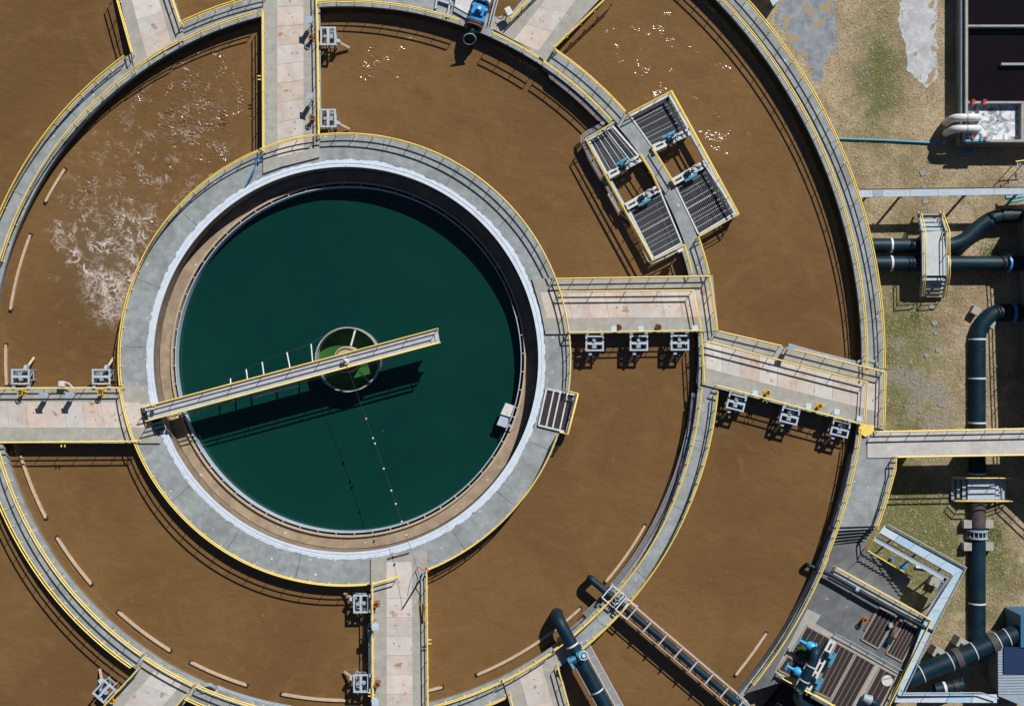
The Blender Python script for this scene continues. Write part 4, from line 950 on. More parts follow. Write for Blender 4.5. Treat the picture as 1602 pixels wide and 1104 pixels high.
m.box(vc + sd * .35 + Vector((0, 0, .3)), (.75, .7, .45), math.atan2(dd.y, dd.x)); m.tube([vc - sd * .2 + Vector((0, 0, .3)), vc - sd * .95 + Vector((0, 0, .3))], .2, 10)
m.tube([vc - sd * .9 + dd * -.3 + Vector((0, 0, .2)), vc - sd * .9 + dd * .8 + Vector((0, 0, .2))], .14, 8); m.build('valve', sky_blue, t)
m = MB().tube([vc + sd * .55 + dd * .1 + Vector((.4 * math.cos(k * .393), .4 * math.sin(k * .393), .6)) for k in range(16)], .05, 6, closed=True); m.cyl(vc + sd * .55 + dd * .1, .15, vc.z + .5, vc.z + .75, 10); m.build('handwheel', steelw, t)
a = P(899, 1040, 1.1); o = MB().tube([a, a + dd * 7], .07, 8).build('rod', steelw, t)
t2 = thing('cable_tray', 'narrow pale grey cable tray running beside the thick blue-valved pipe at the bottom', 'cable tray', P(915, 1010, -1))
a = P(909, 1004, .3); b = a + dd * 9.5; m = MB()
for k in range(5): m.bar(a + sd * .12 * k, b + sd * .12 * k, .05, .05)
m.build('wires', galv, t2); m = MB().bar(a - sd * .08, b - sd * .08, .06, .16).bar(a + sd * .6, b + sd * .6, .06, .16); m.build('side_rail', steelw, t2)
m = MB()
for k in range(1, 6): m.bar(a + dd * 1.7 * k - sd * .05, a + dd * 1.7 * k + sd * .58, .1, .04)
m.build('rung', galvd, t2)
# outlet pipe with blue valve at the top
za = .55
p0, p1, p2 = P(733, 66, .62), P(741, 44, za), P(771, -50, za)
t = thing('outlet_pipe', 'short dark pipe with an open round mouth and bright blue valve at the top edge', 'pipe', P(741, 44, -.2))
dv = (p1 - p0).normalized()
ring = lambda c, d_, r0, r1, w_: MB().tube([c - d_ * w_ / 2, c + d_ * w_ / 2], r1, 20)
nrm = Vector((.1, -.72, .68)).normalized(); mouth = P(734.5, 61.5, .75); pts = [mouth, mouth - nrm * .28 + dv * .25, p1, p2]
vs = []; x_ = nrm.cross(Vector((1, 0, 0))).normalized(); y_ = nrm.cross(x_)
NSEG = 24; rows = []
for (c, d_) in ((mouth, nrm), (mouth + dv * .9, (nrm * -.2 - dv).normalized() * -1), (p1, dv * -1), (p2, (p1 - p2).normalized())):
    x_ = d_.cross(Vector((0, 0, 1))).normalized(); y_ = d_.cross(x_)
    rows.append([c + (x_ * math.cos(2 * math.pi * j / NSEG) + y_ * math.sin(2 * math.pi * j / NSEG)) * .6 for j in range(NSEG)])
m = MB(); vs = [v for r_ in rows for v in r_]; m.add(vs, [(i * NSEG + j, i * NSEG + (j + 1) % NSEG, (i + 1) * NSEG + (j + 1) % NSEG, (i + 1) * NSEG + j) for i in range(3) for j in range(NSEG)], True); m.build('pipe_run', pipem, t)
x_ = nrm.cross(Vector((0, 0, 1))).normalized(); y_ = nrm.cross(x_)
MB().tube([mouth + (x_ * math.cos(k * .2618) + y_ * math.sin(k * .2618)) * .57 for k in range(24)], .075, 6, closed=True).build('mouth_rim', M_('worn_pipe_rim', (.2, .26, .28), .6), t)
MB().add([mouth - nrm * .12 + (x_ * math.cos(k * .2618) + y_ * math.sin(k * .2618)) * .55 for k in range(24)], [tuple(range(24))]).build('mouth_shade', black, t)  # flat black disc painted as the shade inside the pipe mouth
dq = (p2 - p1).normalized(); sq = Vector((-dq.y, dq.x, 0))
m = MB(); m.tube([p1 + dq * .15, p1 + dq * .32], .82, 20); m.tube([p1 + dq * .42, p1 + dq * .58], .82, 20); m.build('flange', rust, t)
b0 = p1 + dq * 1.6
m = MB(); m.tube([p1 + dq * .6, p1 + dq * .8], .86, 20); m.tube([p1 + dq * .8, p1 + dq * 1.5, p1 + dq * 2.2], [.6, .78, .6], 18); m.tube([p1 + dq * 2.4, p1 + dq * 2.6], .86, 20)
m.box(b0 + Vector((0, 0, .6)), (1.0, 1.15, .5), math.atan2(dq.y, dq.x)); m.cyl(b0 - sq * .1, .32, b0.z + .8, b0.z + 1.25, 14); m.tube([b0 + sq * .7 + dq * .3 + Vector((0, 0, .5)), b0 - sq * .8 + dq * .1 + Vector((0, 0, .5))], .26, 12)
m.box(p1 + dq * .9 - sq * .55 + Vector((0, 0, .3)), (.5, .4, .7), math.atan2(dq.y, dq.x)); m.build('valve', blue, t)
m = MB(); m.cyl(b0 - sq * .1, .17, b0.z + 1.25, b0.z + 1.4, 12); m.box(b0 + dq * 1.0 - sq * .1 + Vector((0, 0, .85)), (.25, 1.5, .2), math.atan2(dq.y, dq.x)); m.tube([b0 + dq * .9 - sq * .5 + Vector((0, 0, 1.1)), b0 + dq * 1.1 - sq * .5 + Vector((0, 0, 1.1))], .2, 12); m.build('actuator', whitepipe, t)
# steel service deck left of that valve
t = thing('service_deck', 'pale steel service deck and frame at the top edge, left of the blue valve', 'platform', P(725, 5, -1))
zt = .3
MB().prism([P(718, -30, zt), P(760, -30, zt), P(737, 25, zt), P(711, 10, zt)], zt - .08, zt).build('plate', steelw, t)
MB().prism([P(711, 10.5, zt), P(737, 25.5, zt), P(734, 31, zt), P(709, 17, zt)], zt - .3, zt - .1).build('kick_plate', galvd, t)
m = MB()
for a, b in (((690, -30), (681, 14)), ((712, -30), (700, 25)), ((684, 0), (708, 8)), ((697, -12), (716, -2))): m.bar(P(*a, zt - .1), P(*b, zt - .1), .16, .2)
for a in ((683, 12), (703, 27), (735, 27)): m.bar(P(*a, -1.8), P(*a, zt - .2), .16, .16)
m.build('frame', galv, t)
m = MB(); m.bar(P(783, -30, .5), P(766, 32, .5), .1, .1); m.bar(P(787, -30, .5), P(770, 33, .5), .08, .08); m.build('side_rail', galv, t)
o = MB().prism([P(760, 33, -.05), P(785, 25, -.05), P(800, 30, -.05), P(772, 48, -.05), P(757, 42, -.05)], -.5, .03).build('pipe_plinth', conc2); tag(rebase(o), 'pale concrete plinth under the blue valve at the top edge', 'plinth')
# ------------------------------------------------------------------ right side: pipes, crossings, tank
zc = -3.0
def W(*pp, z=zc): return [P(p[0], p[1], z) for p in pp]
a = W((1362, 384), (1445, 384), (1500, 384), (1537, 349), (1562, 337), (1660, 337))
pts = a[:2] + bend(a[1], a[2], a[3], 1.3) + bend(a[2], a[3], a[4], .9) + bend(a[3], a[4], a[5], .9) + a[5:]
pipe('ground_pipe', 'dark blue S-bent pipe on the grass, upper of the pair under the stair crossing', pts, .69, bands=[(0, .38, .2, whitepipe), (0, .92, .5, black, 1.08), (1, .6, .3, whitepipe), (18, .15, .2, whitepipe), (18, .42, .9, black, 1.08)])
a = W((1366, 412), (1443, 412), (1575, 412), (1680, 412))
pipe('ground_pipe', 'straight dark blue pipe on the grass, lower of the pair under the stair crossing', a, .72, bands=[(0, .36, .2, whitepipe), (0, .93, .5, black, 1.08), (1, .29, .3, whitepipe), (1, .96, .5, black, 1.07), (2, .02, .25, blue, 1.3)])
for px, py, lab in ((1392, 398, 'concrete saddle between the two parallel dark pipes left of the stair crossing'),):
    o = MB().box(P(px, py, ZG + .3), (.7, 2.6, .6)).build('pipe_saddle', conc); tag(rebase(o), lab, 'block')
zl = -3.88
a = [P(1660, 489, zl), P(1576, 489, zl), P(1552, 489, zl), P(1528.5, 516, zl), P(1528.5, 600, zl), P(1528.5, 785, zl), P(1528.5, 830, zl), P(1528.5, 1012, zl)]
pts = [a[0], a[1]] + bend(a[1], a[2], a[3], .8, 3) + bend(a[2], a[3], a[4], .9, 3) + a[4:]
i0 = len(pts) - 5
t = pipe('ground_pipe', 'long thick dark blue pipe running down the right side of the grass beneath the footbridge', pts, .80,
     bands=[(0, .9, .25, blue, 1.25), (1, .05, .3, black, 1.07), (1, .5, .3, black, 1.07), (i0, .0, .16, whitepipe), (i0, .88, .16, whitepipe), (i0 + 1, .33, .16, whitepipe), (i0 + 1, .76, .16, whitepipe), (i0 + 3, .62, .16, whitepipe)])
MB().tube([P(1528.5, 787, zl), P(1528.5, 824, zl)], .85, 16).build('rusty_sleeve', M_('rusty_pipe', (.05, .04, .045), .7, var=.4, vscale=1.5, stain=(.16, .07, .05), sscale=.9, samt=.7), t)
m = MB()
for k in range(14): 
    aa = k * .4488; m.bar(P(1528.5, 829, zl) + Vector((.9 * math.cos(aa), 0, .9 * math.sin(aa))), P(1528.5, 841, zl) + Vector((.9 * math.cos(aa), 0, .9 * math.sin(aa))), .07, .07)
m.build('coupling_rods', galvd, t); MB().tube([P(1528.5, 828, zl), P(1528.5, 831, zl)], 1.0, 20).build('coupling_ring', galvd, t); MB().tube([P(1528.5, 839, zl), P(1528.5, 842, zl)], 1.0, 20).build('coupling_ring', galvd, t)
for px, py, rot, lab in ((1525, 486, -.5, 'concrete block left of the elbow of the long dark pipe'), (1549, 506, -.5, 'concrete block inside the elbow of the long dark pipe'),
                         (1512, 819, 0, 'concrete block left of the rusty pipe sleeve, the upper one'), (1546, 819, 0, 'concrete block right of the rusty pipe sleeve, the upper one'),
                         (1512, 854, 0, 'concrete block left of the ribbed pipe coupling, the lower one'), (1546, 854, 0, 'concrete block right of the ribbed pipe coupling, the lower one')):
    z = ZG + .75
    o = MB().box(P(px, py, ZG + .37), (.75, .75, .76), rot).build('pipe_block', conc2); tag(rebase(o), lab, 'block', 'concrete pipe blocks')
# stair crossing over the pair of pipes
zs = -1.75
t = thing('stair_crossing', 'pale steel stair crossing with yellow handrails over two dark pipes, steps at both ends', 'stairs', P(1462, 398, ZG))
sheet2 = lambda pp, z, nm, m_, th=.06: MB().prism([P(*p, z) for p in pp], z - th, z).build(nm, m_, t)
sheet2([(1441, 363), (1475, 361), (1479.5, 396), (1480, 431), (1443.5, 431), (1442.5, 396)], zs, 'platform', M_('crossing_plate', (.50, .53, .54), .6, var=.1, stain=(.42, .43, .43)))
for k in range(5):                            # lower flight, toward the bottom of the picture
    z = zs - .38 * (k + .6); y = 434.5 + 6.2 * k; x0 = 1443 - .8 * k; x1 = 1478.5 - 1.2 * k
    sheet2([(x0, y), (x1, y), (x1, y + 4.2), (x0, y + 4.2)], z, 'tread', galv)
for k in range(4):
    z = zs - .42 * (k + .7); y = 356 - 7.0 * k; x0 = 1439.5 - 1.5 * k; x1 = 1474 - 1.3 * k
    sheet2([(x0, y), (x1, y), (x1, y + 5), (x0, y + 5)], z, 'tread', galv)
for x, dx0, dx1 in ((1442, -6, -3.5), (1479.5, -10, -5.5)):
    m = MB(); m.bar(P(x, 363, zs - .1), P(x + dx0 * 1.0, 331, -3.6), .1, .3); m.bar(P(x, 363, zs - .1), P(x + .8, 431, zs - .1), .1, .3); m.bar(P(x + .8, 431, zs - .1), P(x + .8 + dx1, 465, ZG + .2), .1, .3); m.build('stringer', galvd, t)
    for b, c in (((x + 2 if x < 1460 else x - 1), 365), ((x + 2 if x < 1460 else x - 1), 430)): MB().bar(P(b, c, ZG), P(b, c, zs - .1), .16, .16).build('leg', galvd, t)
    f0, f1, f2, f3 = P(x + dx0, 335, -3.4), P(x, 363, zs), P(x + .8, 431, zs), P(x + .8 + dx1, 464, ZG + .25)
    u1 = Vector((0, 0, 1.05))
    MB().tube([f0 + u1, f1 + u1, f2 + u1, f3 + u1], .055, 6).build('handrail', yellow, t); MB().tube([f0 + u1 * .5, f1 + u1 * .5, f2 + u1 * .5, f3 + u1 * .5], .045, 6).build('mid_rail', yellow, t)
    for f in (f0, f1, f1.lerp(f2, .5), f2, f3): MB().bar(f, f + u1, .05, .05).build('rail_post', yellow, t)
# second crossing over the long pipe
zs2 = -3.05
t = thing('stair_crossing', 'small steel step-over with yellow rails over the long dark pipe, half in shadow', 'stairs', P(1533, 763, ZG))
sheet2([(1514, 747), (1557, 747), (1557, 781), (1514, 781)], zs2, 'platform', galv)
for k in range(3):
    z = zs2 - .27 * (k + .7); x = 1505.5 - 8.6 * k
    sheet2([(x, 747.5), (x + 6, 747.5), (x + 6, 780.5), (x, 780.5)], z, 'tread', galvd)
for k in range(3):
    z = zs2 - .27 * (k + .7); x = 1557.5 + 5.5 * k
    sheet2([(x, 747.5), (x + 5, 747.5), (x + 5, 780.5), (x, 780.5)], z, 'tread', galv)
for y in (746, 782):
    f0, f1, f2, f3 = P(1489, y, ZG + .2), P(1514, y, zs2), P(1557, y, zs2), P(1577, y, ZG + .2); u1 = Vector((0, 0, 1.0))
    MB().tube([f0 + u1, f1 + u1, f2 + u1, f3 + u1], .055, 6).build('handrail', yellow, t); MB().tube([f0 + u1 * .5, f1 + u1 * .5, f2 + u1 * .5, f3 + u1 * .5], .045, 6).build('mid_rail', ochre, t)
    for f in (f0, f1, f2, f3): MB().bar(f, f + u1, .05, .05).build('rail_post', yellow, t)
    m = MB(); m.bar(f0, f1, .1, .25); m.bar(f1 - Vector((0, 0, .12)), f2 - Vector((0, 0, .12)), .1, .25); m.bar(f2, f3, .1, .25); m.build('stringer', galvd, t)
    for b in (1515, 1556): MB().bar(P(b, y, ZG), P(b, y, zs2 - .2), .14, .14).build('leg', galvd, t)
# cable tray crossing the grass
zt = -.85
t = thing('cable_tray', 'long straight light blue-grey covered cable tray on posts across the upper grass', 'cable tray', P(1480, 302, ZG))
ya = lambda x: 297.2 - (x - 1345) * .0125; yb = lambda x: 308.6 - (x - 1345) * .019
for x0, x1 in ((1344, 1365.5), (1366, 1381.5), (1382, 1424), (1424.5, 1467.5), (1468, 1511), (1511.5, 1555), (1555.5, 1599), (1599.5, 1650)):
    e = .12 if x0 == 1366 else 0
    MB().prism([P(x0, ya(x0), zt), P(x1, ya(x1), zt), P(x1, yb(x1), zt), P(x0, yb(x0), zt)], zt - .14 - e, zt + e * .3).build('cover', galv if e == 0 else galvd, t)
for x in (1358, 1411, 1510, 1590): MB().bar(P(x, 304, ZG), P(x, 304, zt - .14), .2, .14).build('post', galvd, t); MB().bar(P(x, 296, zt - .2), P(x, 310, zt - .2), .12, .1).build('cross_arm', galvd, t)
MB().bar(P(1344, 296.2, zt - .02), P(1640, 292.5, zt - .02), .08, .12).build('edge_strip', rust, t)
o = MB().tube(W((1308, 217), (1380, 219.5), (1455, 223.5), (1508, 226), z=ZG + .12), .11, 8).build('water_pipe', sky_blue); tag(rebase(o), 'thin bright blue pipe crossing the grass to the dark-water tank', 'pipe')
t = thing('water_pipe', 'small teal pipe with two bends below the cable tray at the right edge', 'pipe', P(1590, 310, -3.6))
teal = M_('teal_paint', (.03, .36, .42), .5)
MB().tube(W((1572.5, 304), (1573.5, 310), (1602, 307.5), (1640, 304), z=-3.2), .11, 8).build('pipe_run', teal, t); MB().tube(W((1576, 317), (1600, 312.5), (1640, 306), z=-3.2), .11, 8).build('pipe_run', teal, t)
# dark-water tank at the top right
zk = -2.05
t = thing('open_tank', 'low open concrete tank of near-black water at the top right, divided by thin walls', 'tank', P(1560, 100, ZG))
def wall_(x0, y0, x1, y1, z1=zk, nm='wall', m_=None, z0=ZG): MB().prism([P(x0, y0, z1), P(x1, y0, z1), P(x1, y1, z1), P(x0, y1, z1)], z0, z1).build(nm, m_ or conc2, t)
wall_(1510.5, -80, 1514.5, 220.5); wall_(1514.6, 39, 1680, 42, zk - .02, 'partition'); wall_(1567, 98.5, 1680, 102, zk - .25, 'partition'); wall_(1514.6, 158.5, 1680, 161.8, zk - .02, 'partition')
wall_(1514.6, 218.3, 1680, 222, zk - .004); wall_(1598, 161.9, 1602, 218.2, zk - .03, 'partition')
wall_(1501.5, -80, 1510.4, 227, -2.9, 'side_channel', wallc); wall_(1510.5, 222.1, 1680, 227, -3.0, 'footing', wallc)
m = MB().add(W((1512, -80), (1680, -80), (1680, 160), (1512, 160), z=-2.75), [(3, 2, 1, 0)]); struct('water', m, tankw)
m = MB().add(W((1512, 160), (1599, 160), (1599, 220), (1512, 220), z=-2.7), [(3, 2, 1, 0)]); struct('water', m, churn)
m = MB().add(W((1599, 160), (1680, 160), (1680, 220), (1599, 220), z=-2.8), [(3, 2, 1, 0)]); struct('water', m, tankw)
o = MB().tube(W((1504.5, -80), (1504.5, 205), z=-2.6), .2, 10).build('wall_pipe', galvd); tag(rebase(o), 'thin grey pipe along the left wall of the dark-water tank', 'pipe')
for x, lab in ((1522.5, 'small red bracket on the tank wall beside the churning water, left of two'), (1540, 'small red bracket on the tank wall beside the churning water, right of two')):
    t = thing('wall_bracket', lab, 'bracket', P(x, 160, zk), 0, 'red brackets on the tank wall')
    MB().box(P(x, 160, zk + .1), (.24, .5, .2)).build('clamp', red, t); MB().box(P(x, 157, zk + .12), (.3, .12, .26)).build('lug', red, t); MB().box(P(x, 163, zk + .08), (.3, .12, .22)).build('lug', red, t)
for y0, y1, lab in ((191, 184, 'white bent pipe over the tank wall into the churning water, upper of two'), (208, 201.5, 'white bent pipe over the tank wall into the churning water, lower of two')):
    a = [P(1480, y0 + 1, ZG), P(1481, y0, -3.2), P(1493, y1, -1.5), P(1526, y1, -1.5), P(1530, y1, -2.6)]
    t = pipe('discharge_pipe', lab, [a[0]] + bend(a[0], a[1], a[2], .5, 3) + bend(a[1], a[2], a[3], .7, 3) + bend(a[2], a[3], a[4], .5, 4) + [a[4]], .36, m_=whitepipe, bands=[(8, .6, .12, galvd, 1.06)])
t = thing('valve_manifold', 'small light blue pipe manifold with red valves on the corner of the churning chamber', 'pipe', P(1530, 218, zk))
MB().tube(W((1510, 221), (1548, 221), z=zk + .15), .14, 8).build('header', sky_blue, t); MB().tube(W((1534, 221), (1534, 209), z=zk + .3), .12, 8).build('branch', sky_blue, t); MB().tube(W((1510, 211), (1520, 211), z=zk + .1), .09, 8).build('branch', sky_blue, t)
for p in ((1522, 216), (1541, 217)): MB().box(P(*p, zk + .3), (.2, .35, .2)).build('valve', red, t)
t = thing('water_pipe', 'short blue pipe with an upturned end in the shade below the tank', 'pipe', P(1512, 239, ZG))
MB().tube(W((1499, 241.5), (1522, 239), (1523.5, 233), z=-3.75), .1, 8).build('pipe_run', blue, t)
t = thing('tank_ladder', 'yellow topped access ladder rail at the right edge below the tank', 'ladder', P(1600, 252, ZG))
MB().tube(W((1589, 253), (1602, 251), (1620, 250), z=-1.6), .06, 6).build('handrail', yellow, t)
for x in (1590, 1604): MB().bar(P(x, 252, ZG), P(x, 252, -1.6), .06, .06).build('post', yellow, t)
MB().tube(W((1590, 252.6), (1620, 250.5), z=-2.4), .05, 6).build('mid_rail', yellow, t)
for k in range(4): MB().bar(P(1592 + 4 * k, 255, -1.7 - .5 * k), P(1592 + 4 * k, 262, -1.7 - .5 * k), .12, .06).build('tread', galvd, t)
# buildings just outside the frame whose shadows fall on the grass
t = thing('concrete_building', 'grey concrete tank building at the right edge whose shadow covers the grass', 'building', PW(1690, 520, ZG))
MB().prism([PW(1617, 323), PW(1622, 400), PW(1626, 530), PW(1634, 727), PW(1700, 790), PW(1800, 775), PW(1800, 323)], ZG, 0).build('wall', wallc, t)
rail('yellow railing on the roof edge of the concrete building at the right edge', [PW(1618.5, 327), PW(1623.5, 400), PW(1627.5, 530), PW(1635.5, 726), PW(1700, 787)], 0)
t = thing('canopy', 'pale blue-grey canopy roof at the top edge, right of the outermost ring', 'roof', P(1205, -10, ZG))
MB().prism([P(1190, -30, -.9), P(1209.5, 10, -.9), P(1225, -6, -.9), P(1222, -60, -.9), P(1190, -60, -.9)], -1.1, -.9).build('roof', galv, t)
for p in ((1195, -25), (1209, 4), (1221, -8)): MB().bar(P(*p, ZG), P(*p, -1.1), .25, .25).build('post', galvd, t)
MB().prism([P(1186, -45, -1.5), P(1204, 2, -1.5), P(1217, -10, -1.5), P(1217, -70, -1.5)], ZG, -1.5).build('wall', wallc, t)
# loose pavers in the grass
for i, (px, py, s_, r_) in enumerate([(1443.5, 271, 8, .4), (1446, 293, 7, .1), (1447.5, 315, 8, 0), (1457.5, 480, 7, .7), (1462, 505, 8, .6), (1463.5, 521, 6, .2), (1467, 548, 6, .1), (1450, 556, 7, .4), (1469.5, 633, 4, .3), (1389, 628, 3, .2), (1416, 635, 3, .9), (1447.5, 831, 4, .5)]):
    near = ['above the cable tray, topmost of three', 'at the upper edge of the cable tray', 'just below the cable tray', 'at the foot of the stair crossing', 'second below the stair crossing', 'third below the stair crossing', 'fourth below the stair crossing', 'left of the column below the stair crossing', 'lowest in the column towards the footbridge', 'near the outer ring above the footbridge', 'between outer ring and long pipe above the footbridge', 'on the green grass below the footbridge'][i]
    o = MB().box(P(px, py, ZG + .04), (s_ * .06, s_ * .058, .08), r_).build('paving_slab', paver); tag(rebase(o), 'grey square paving slab in the grass, ' + near, 'slab', 'paving slabs in the grass')
o = MB().lathe(P(1499, 436, 0), [(.01, ZG + .5), (.1, ZG + .5), (.42, ZG), (.01, ZG)], n=12).build('marker_cone', whitepipe); tag(rebase(o), 'small whitish cone on the grass below the straight dark pipe', 'cone')
def blades(m, c, n, rx, ry, lo, hi, wd=.035):
    for k in range(n):
        b = c + Vector((random.gauss(0, rx), random.gauss(0, ry), 0)); q_ = random.uniform(0, 6.28); l_ = random.uniform(lo, hi)
        dx_ = Vector((math.cos(q_), math.sin(q_), 0)); sx = Vector((-dx_.y, dx_.x, 0)) * wd; tp = b + dx_ * l_ * .7 + Vector((0, 0, l_ * random.uniform(.3, .9)))
        m.add([b - sx, b + sx, tp], [(0, 1, 2)])
wg = M_('weed_green', (.10, .16, .035), .85, var=.5, vscale=6)
for px, py, rx, ry, n, lab in ((1549, 393, .7, .5, 420, 'green weeds between the two dark pipes at the shadow edge'), (1491, 397, .5, .15, 160, 'small green weeds beside the stair crossing between the pipes'),
                       (1557, 834, .5, .8, 380, 'low green weeds right of the ribbed pipe coupling'), (1432, 489, .3, .6, 160, 'thin green weeds at the foot of the stair crossing')):
    m = MB(); blades(m, P(px, py, ZG), n, rx, ry, .08, .28); o = m.build('weeds', wg); tag(rebase(o), lab, 'plant')
# short dry grass over the visible ground: one uncountable cover
gb, N, L, g, mix, noise, ramp, b = mat('grass_blade', (.54, .44, .30), .95, 0, spec=.1)
base_ = [n for n in N if n.type == 'RGB'][0].outputs[0]
cb = mix(base_, (.28, .21, .12), ramp(noise(2.6, 3), .45, .7)); cb = mix(cb, (.19, .20, .07), ramp(noise(.35, 6, .75), .54, .72)); L.new(cb, b.inputs['Base Color'])
m = MB(); rr_ = random.Random(3)
for k in range(24000):
    px, py = rr_.uniform(1190, 1640), rr_.uniform(-20, 1120)
    if (px - 541) ** 2 + (py - 562) ** 2 < 815 ** 2: continue
    if (1230 < px < 1297 and py < 104) or (1417 < px < 1459 and py < 119) or (px > 1500 and py < 228): continue
    b_ = P(px, py, ZG); q_ = rr_.uniform(0, 6.28); l_ = rr_.uniform(.1, .3); dx_ = Vector((math.cos(q_), math.sin(q_), 0)); sx = Vector((-dx_.y, dx_.x, 0)) * rr_.uniform(.02, .05)
    m.add([b_ - sx, b_ + sx, b_ + dx_ * l_ * .8 + Vector((0, 0, l_ * rr_.uniform(.2, .8)))], [(0, 1, 2)])
o = m.build('grass_cover', gb); o['kind'] = 'stuff'; o['label'] = 'short dry grass covering the ground on the right side'; o['category'] = 'grass'
# ------------------------------------------------------------------ works deck at the lower right
zg_ = ZD + .05
def wgrate(q, label, joists, along='u', m_=gratew, slime_=False):
    t = thing('floor_grating', label, 'grating', P(*q[0], ZD), 0, 'gratings in the works deck')
    MB().prism([P(*p, ZD) for p in q], ZD - .3, ZD + .026).build('shade_block', dark, t)  # near-black block under the bars, painted as the shade of a void
    grating(t, q, zg_ + .03, joists, m_, along=along, jz=-.012, sp=.16, bw=.035, jm=M_('worn_joist', (.34, .27, .24), .6) if 'worn_joist' not in bpy.data.materials else bpy.data.materials['worn_joist'], jw=.045)
    return t
wgrate([(1376, 949.5), (1402.5, 962), (1373.5, 1014), (1347.5, 999)], 'dark grating on the works deck, left of the pair nearest the long railing', [(.27, .8), (.52, .8), (.76, .8)], 'u')
wgrate([(1416, 968.5), (1438.5, 983.5), (1411.5, 1034.5), (1386.5, 1021)], 'dark grating on the works deck, right of the pair beside the cable tray', [(.2, .8), (.4, .8), (.6, .8), (.8, .8)], 'u')
wgrate([(1262.5, 978.5), (1298.5, 998), (1274, 1041), (1237.5, 1020.5)], 'dark brown grating under the upper bright blue valve, with green slime', [(.25, .7), (.5, .7), (.75, .7)], 'u')
wgrate([(1232, 1025.5), (1259.5, 1040.5), (1249, 1063), (1217, 1047)], 'small dark brown grating under the lower bright blue valve', [(.33, .7), (.66, .7)], 'u')
wgrate([(1309, 1005), (1337.5, 1021), (1299, 1092.5), (1272.5, 1080)], 'large grating on the works deck right of the pale beam gate', [(.25, .8), (.5, .8), (.75, .8)], 'u')
wgrate([(1340, 1022.5), (1369, 1039), (1325, 1118), (1297.5, 1101)], 'large grating on the works deck, middle one at the bottom edge', [(.25, .8), (.5, .8), (.75, .8)], 'u')
t = wgrate([(1377, 1043), (1402.5, 1056.5), (1374, 1110), (1350, 1094)], 'grating with a pale round hatch on it near the cable tray corner', [(.33, .8), (.66, .8)], 'u')
hc = P(1388, 1064, ZD + .13)
MB().lathe(hc, [(.01, hc.z), (.52, hc.z), (.52, hc.z - .05), (.01, hc.z - .05)], n=24).build('hatch', whitepipe, t)
m = MB(); m.bar(hc + Vector((-.4, .1, .01)), hc + Vector((.4, .3, .01)), .16, .02); m.build('hatch_strap', galvd, t)
t = thing('low_fence', 'thin low dark steel rail across the works deck between the gratings', 'fence', P(1355, 1018, ZD))
m = MB().tube([P(1306, 990, ZD + .5), P(1336, 1006, ZD + .5), P(1411, 1048, ZD + .5)], .045, 6); m.build('rail', galvd, t)
for f in (0, .25, .5, .75, 1): a = P(1306 + 105 * f, 990 + 58 * f, ZD); MB().bar(a, a + Vector((0, 0, .5)), .05, .05).build('post', galvd, t)
for px, py in ((1365, 963), (1356, 979)):
    o = MB().box(P(px, py, ZD + .06), (.18, .9, .12), -.5).build('slot_cover', rust); tag(rebase(o), 'narrow rusty slot cover beside a dark grating, ' + ('upper of two' if py == 963 else 'lower of two'), 'cover', 'rusty slot covers')
t = thing('pump_fitting', 'cluster of rusty pump fittings between the pair of dark gratings', 'pump', P(1402, 985, ZD))
MB().box(P(1392, 1000, ZD + .25), (.45, .8, .5), -.5).build('motor_block', pipem, t); MB().box(P(1400, 994, ZD + .15), (.35, .35, .3), -.5).build('cap', orange, t)
MB().tube([P(1409, 961, ZD + .3), P(1404, 972, ZD + .35), P(1398, 984, ZD + .3), P(1395, 992, ZD + .3)], .11, 8).build('pipe_run', rust, t); MB().cyl(P(1398, 981, 0), .22, ZD, ZD + .5, 10).build('valve_body', galvd, t)
# pale beam gate with blue motors
A_, B_ = P(1302.5, 1001, ZD + .5), P(1262, 1078, ZD + .5); ax_ = (B_ - A_).normalized(); n_ = Vector((-ax_.y, ax_.x, 0))
t = thing('sluice_gate', 'long sluice gate of pale beams with two blue motors on the works deck', 'gate', (A_ + B_) / 2 - Vector((0, 0, .5)), 0, 'sluice gates of the platform')
m = MB(); m.bar(A_ - n_ * .2, B_ - n_ * .2, .24, .3); m.bar(A_ + n_ * .24, B_ + n_ * .24, .2, .24)
for f in (.03, .22, .45, .65, .85, .97): m.bar(A_.lerp(B_, f) - n_ * .1, A_.lerp(B_, f) + n_ * .14, .22, .2)
m.build('beam', whitepipe, t)
for f in (.27, .78):
    c = A_.lerp(B_, f) + Vector((0, 0, .3)); m = MB(); m.tube([c + n_ * .7 - ax_ * .5, c + n_ * .7 + ax_ * .7], .19, 10); m.box(c + n_ * .35, (.35, .7, .35), math.atan2(ax_.y, ax_.x)); m.tube([c + n_ * .7 + ax_ * .65, c + n_ * .7 + ax_ * .95], .12, 8); m.build('motor', sky_blue, t)
    m = MB(); m.box(c - n_ * .05, (.5, .45, .4), math.atan2(ax_.y, ax_.x)); m.cyl(c, .16, c.z, c.z + .5, 10); m.build('gearbox', pipem, t)
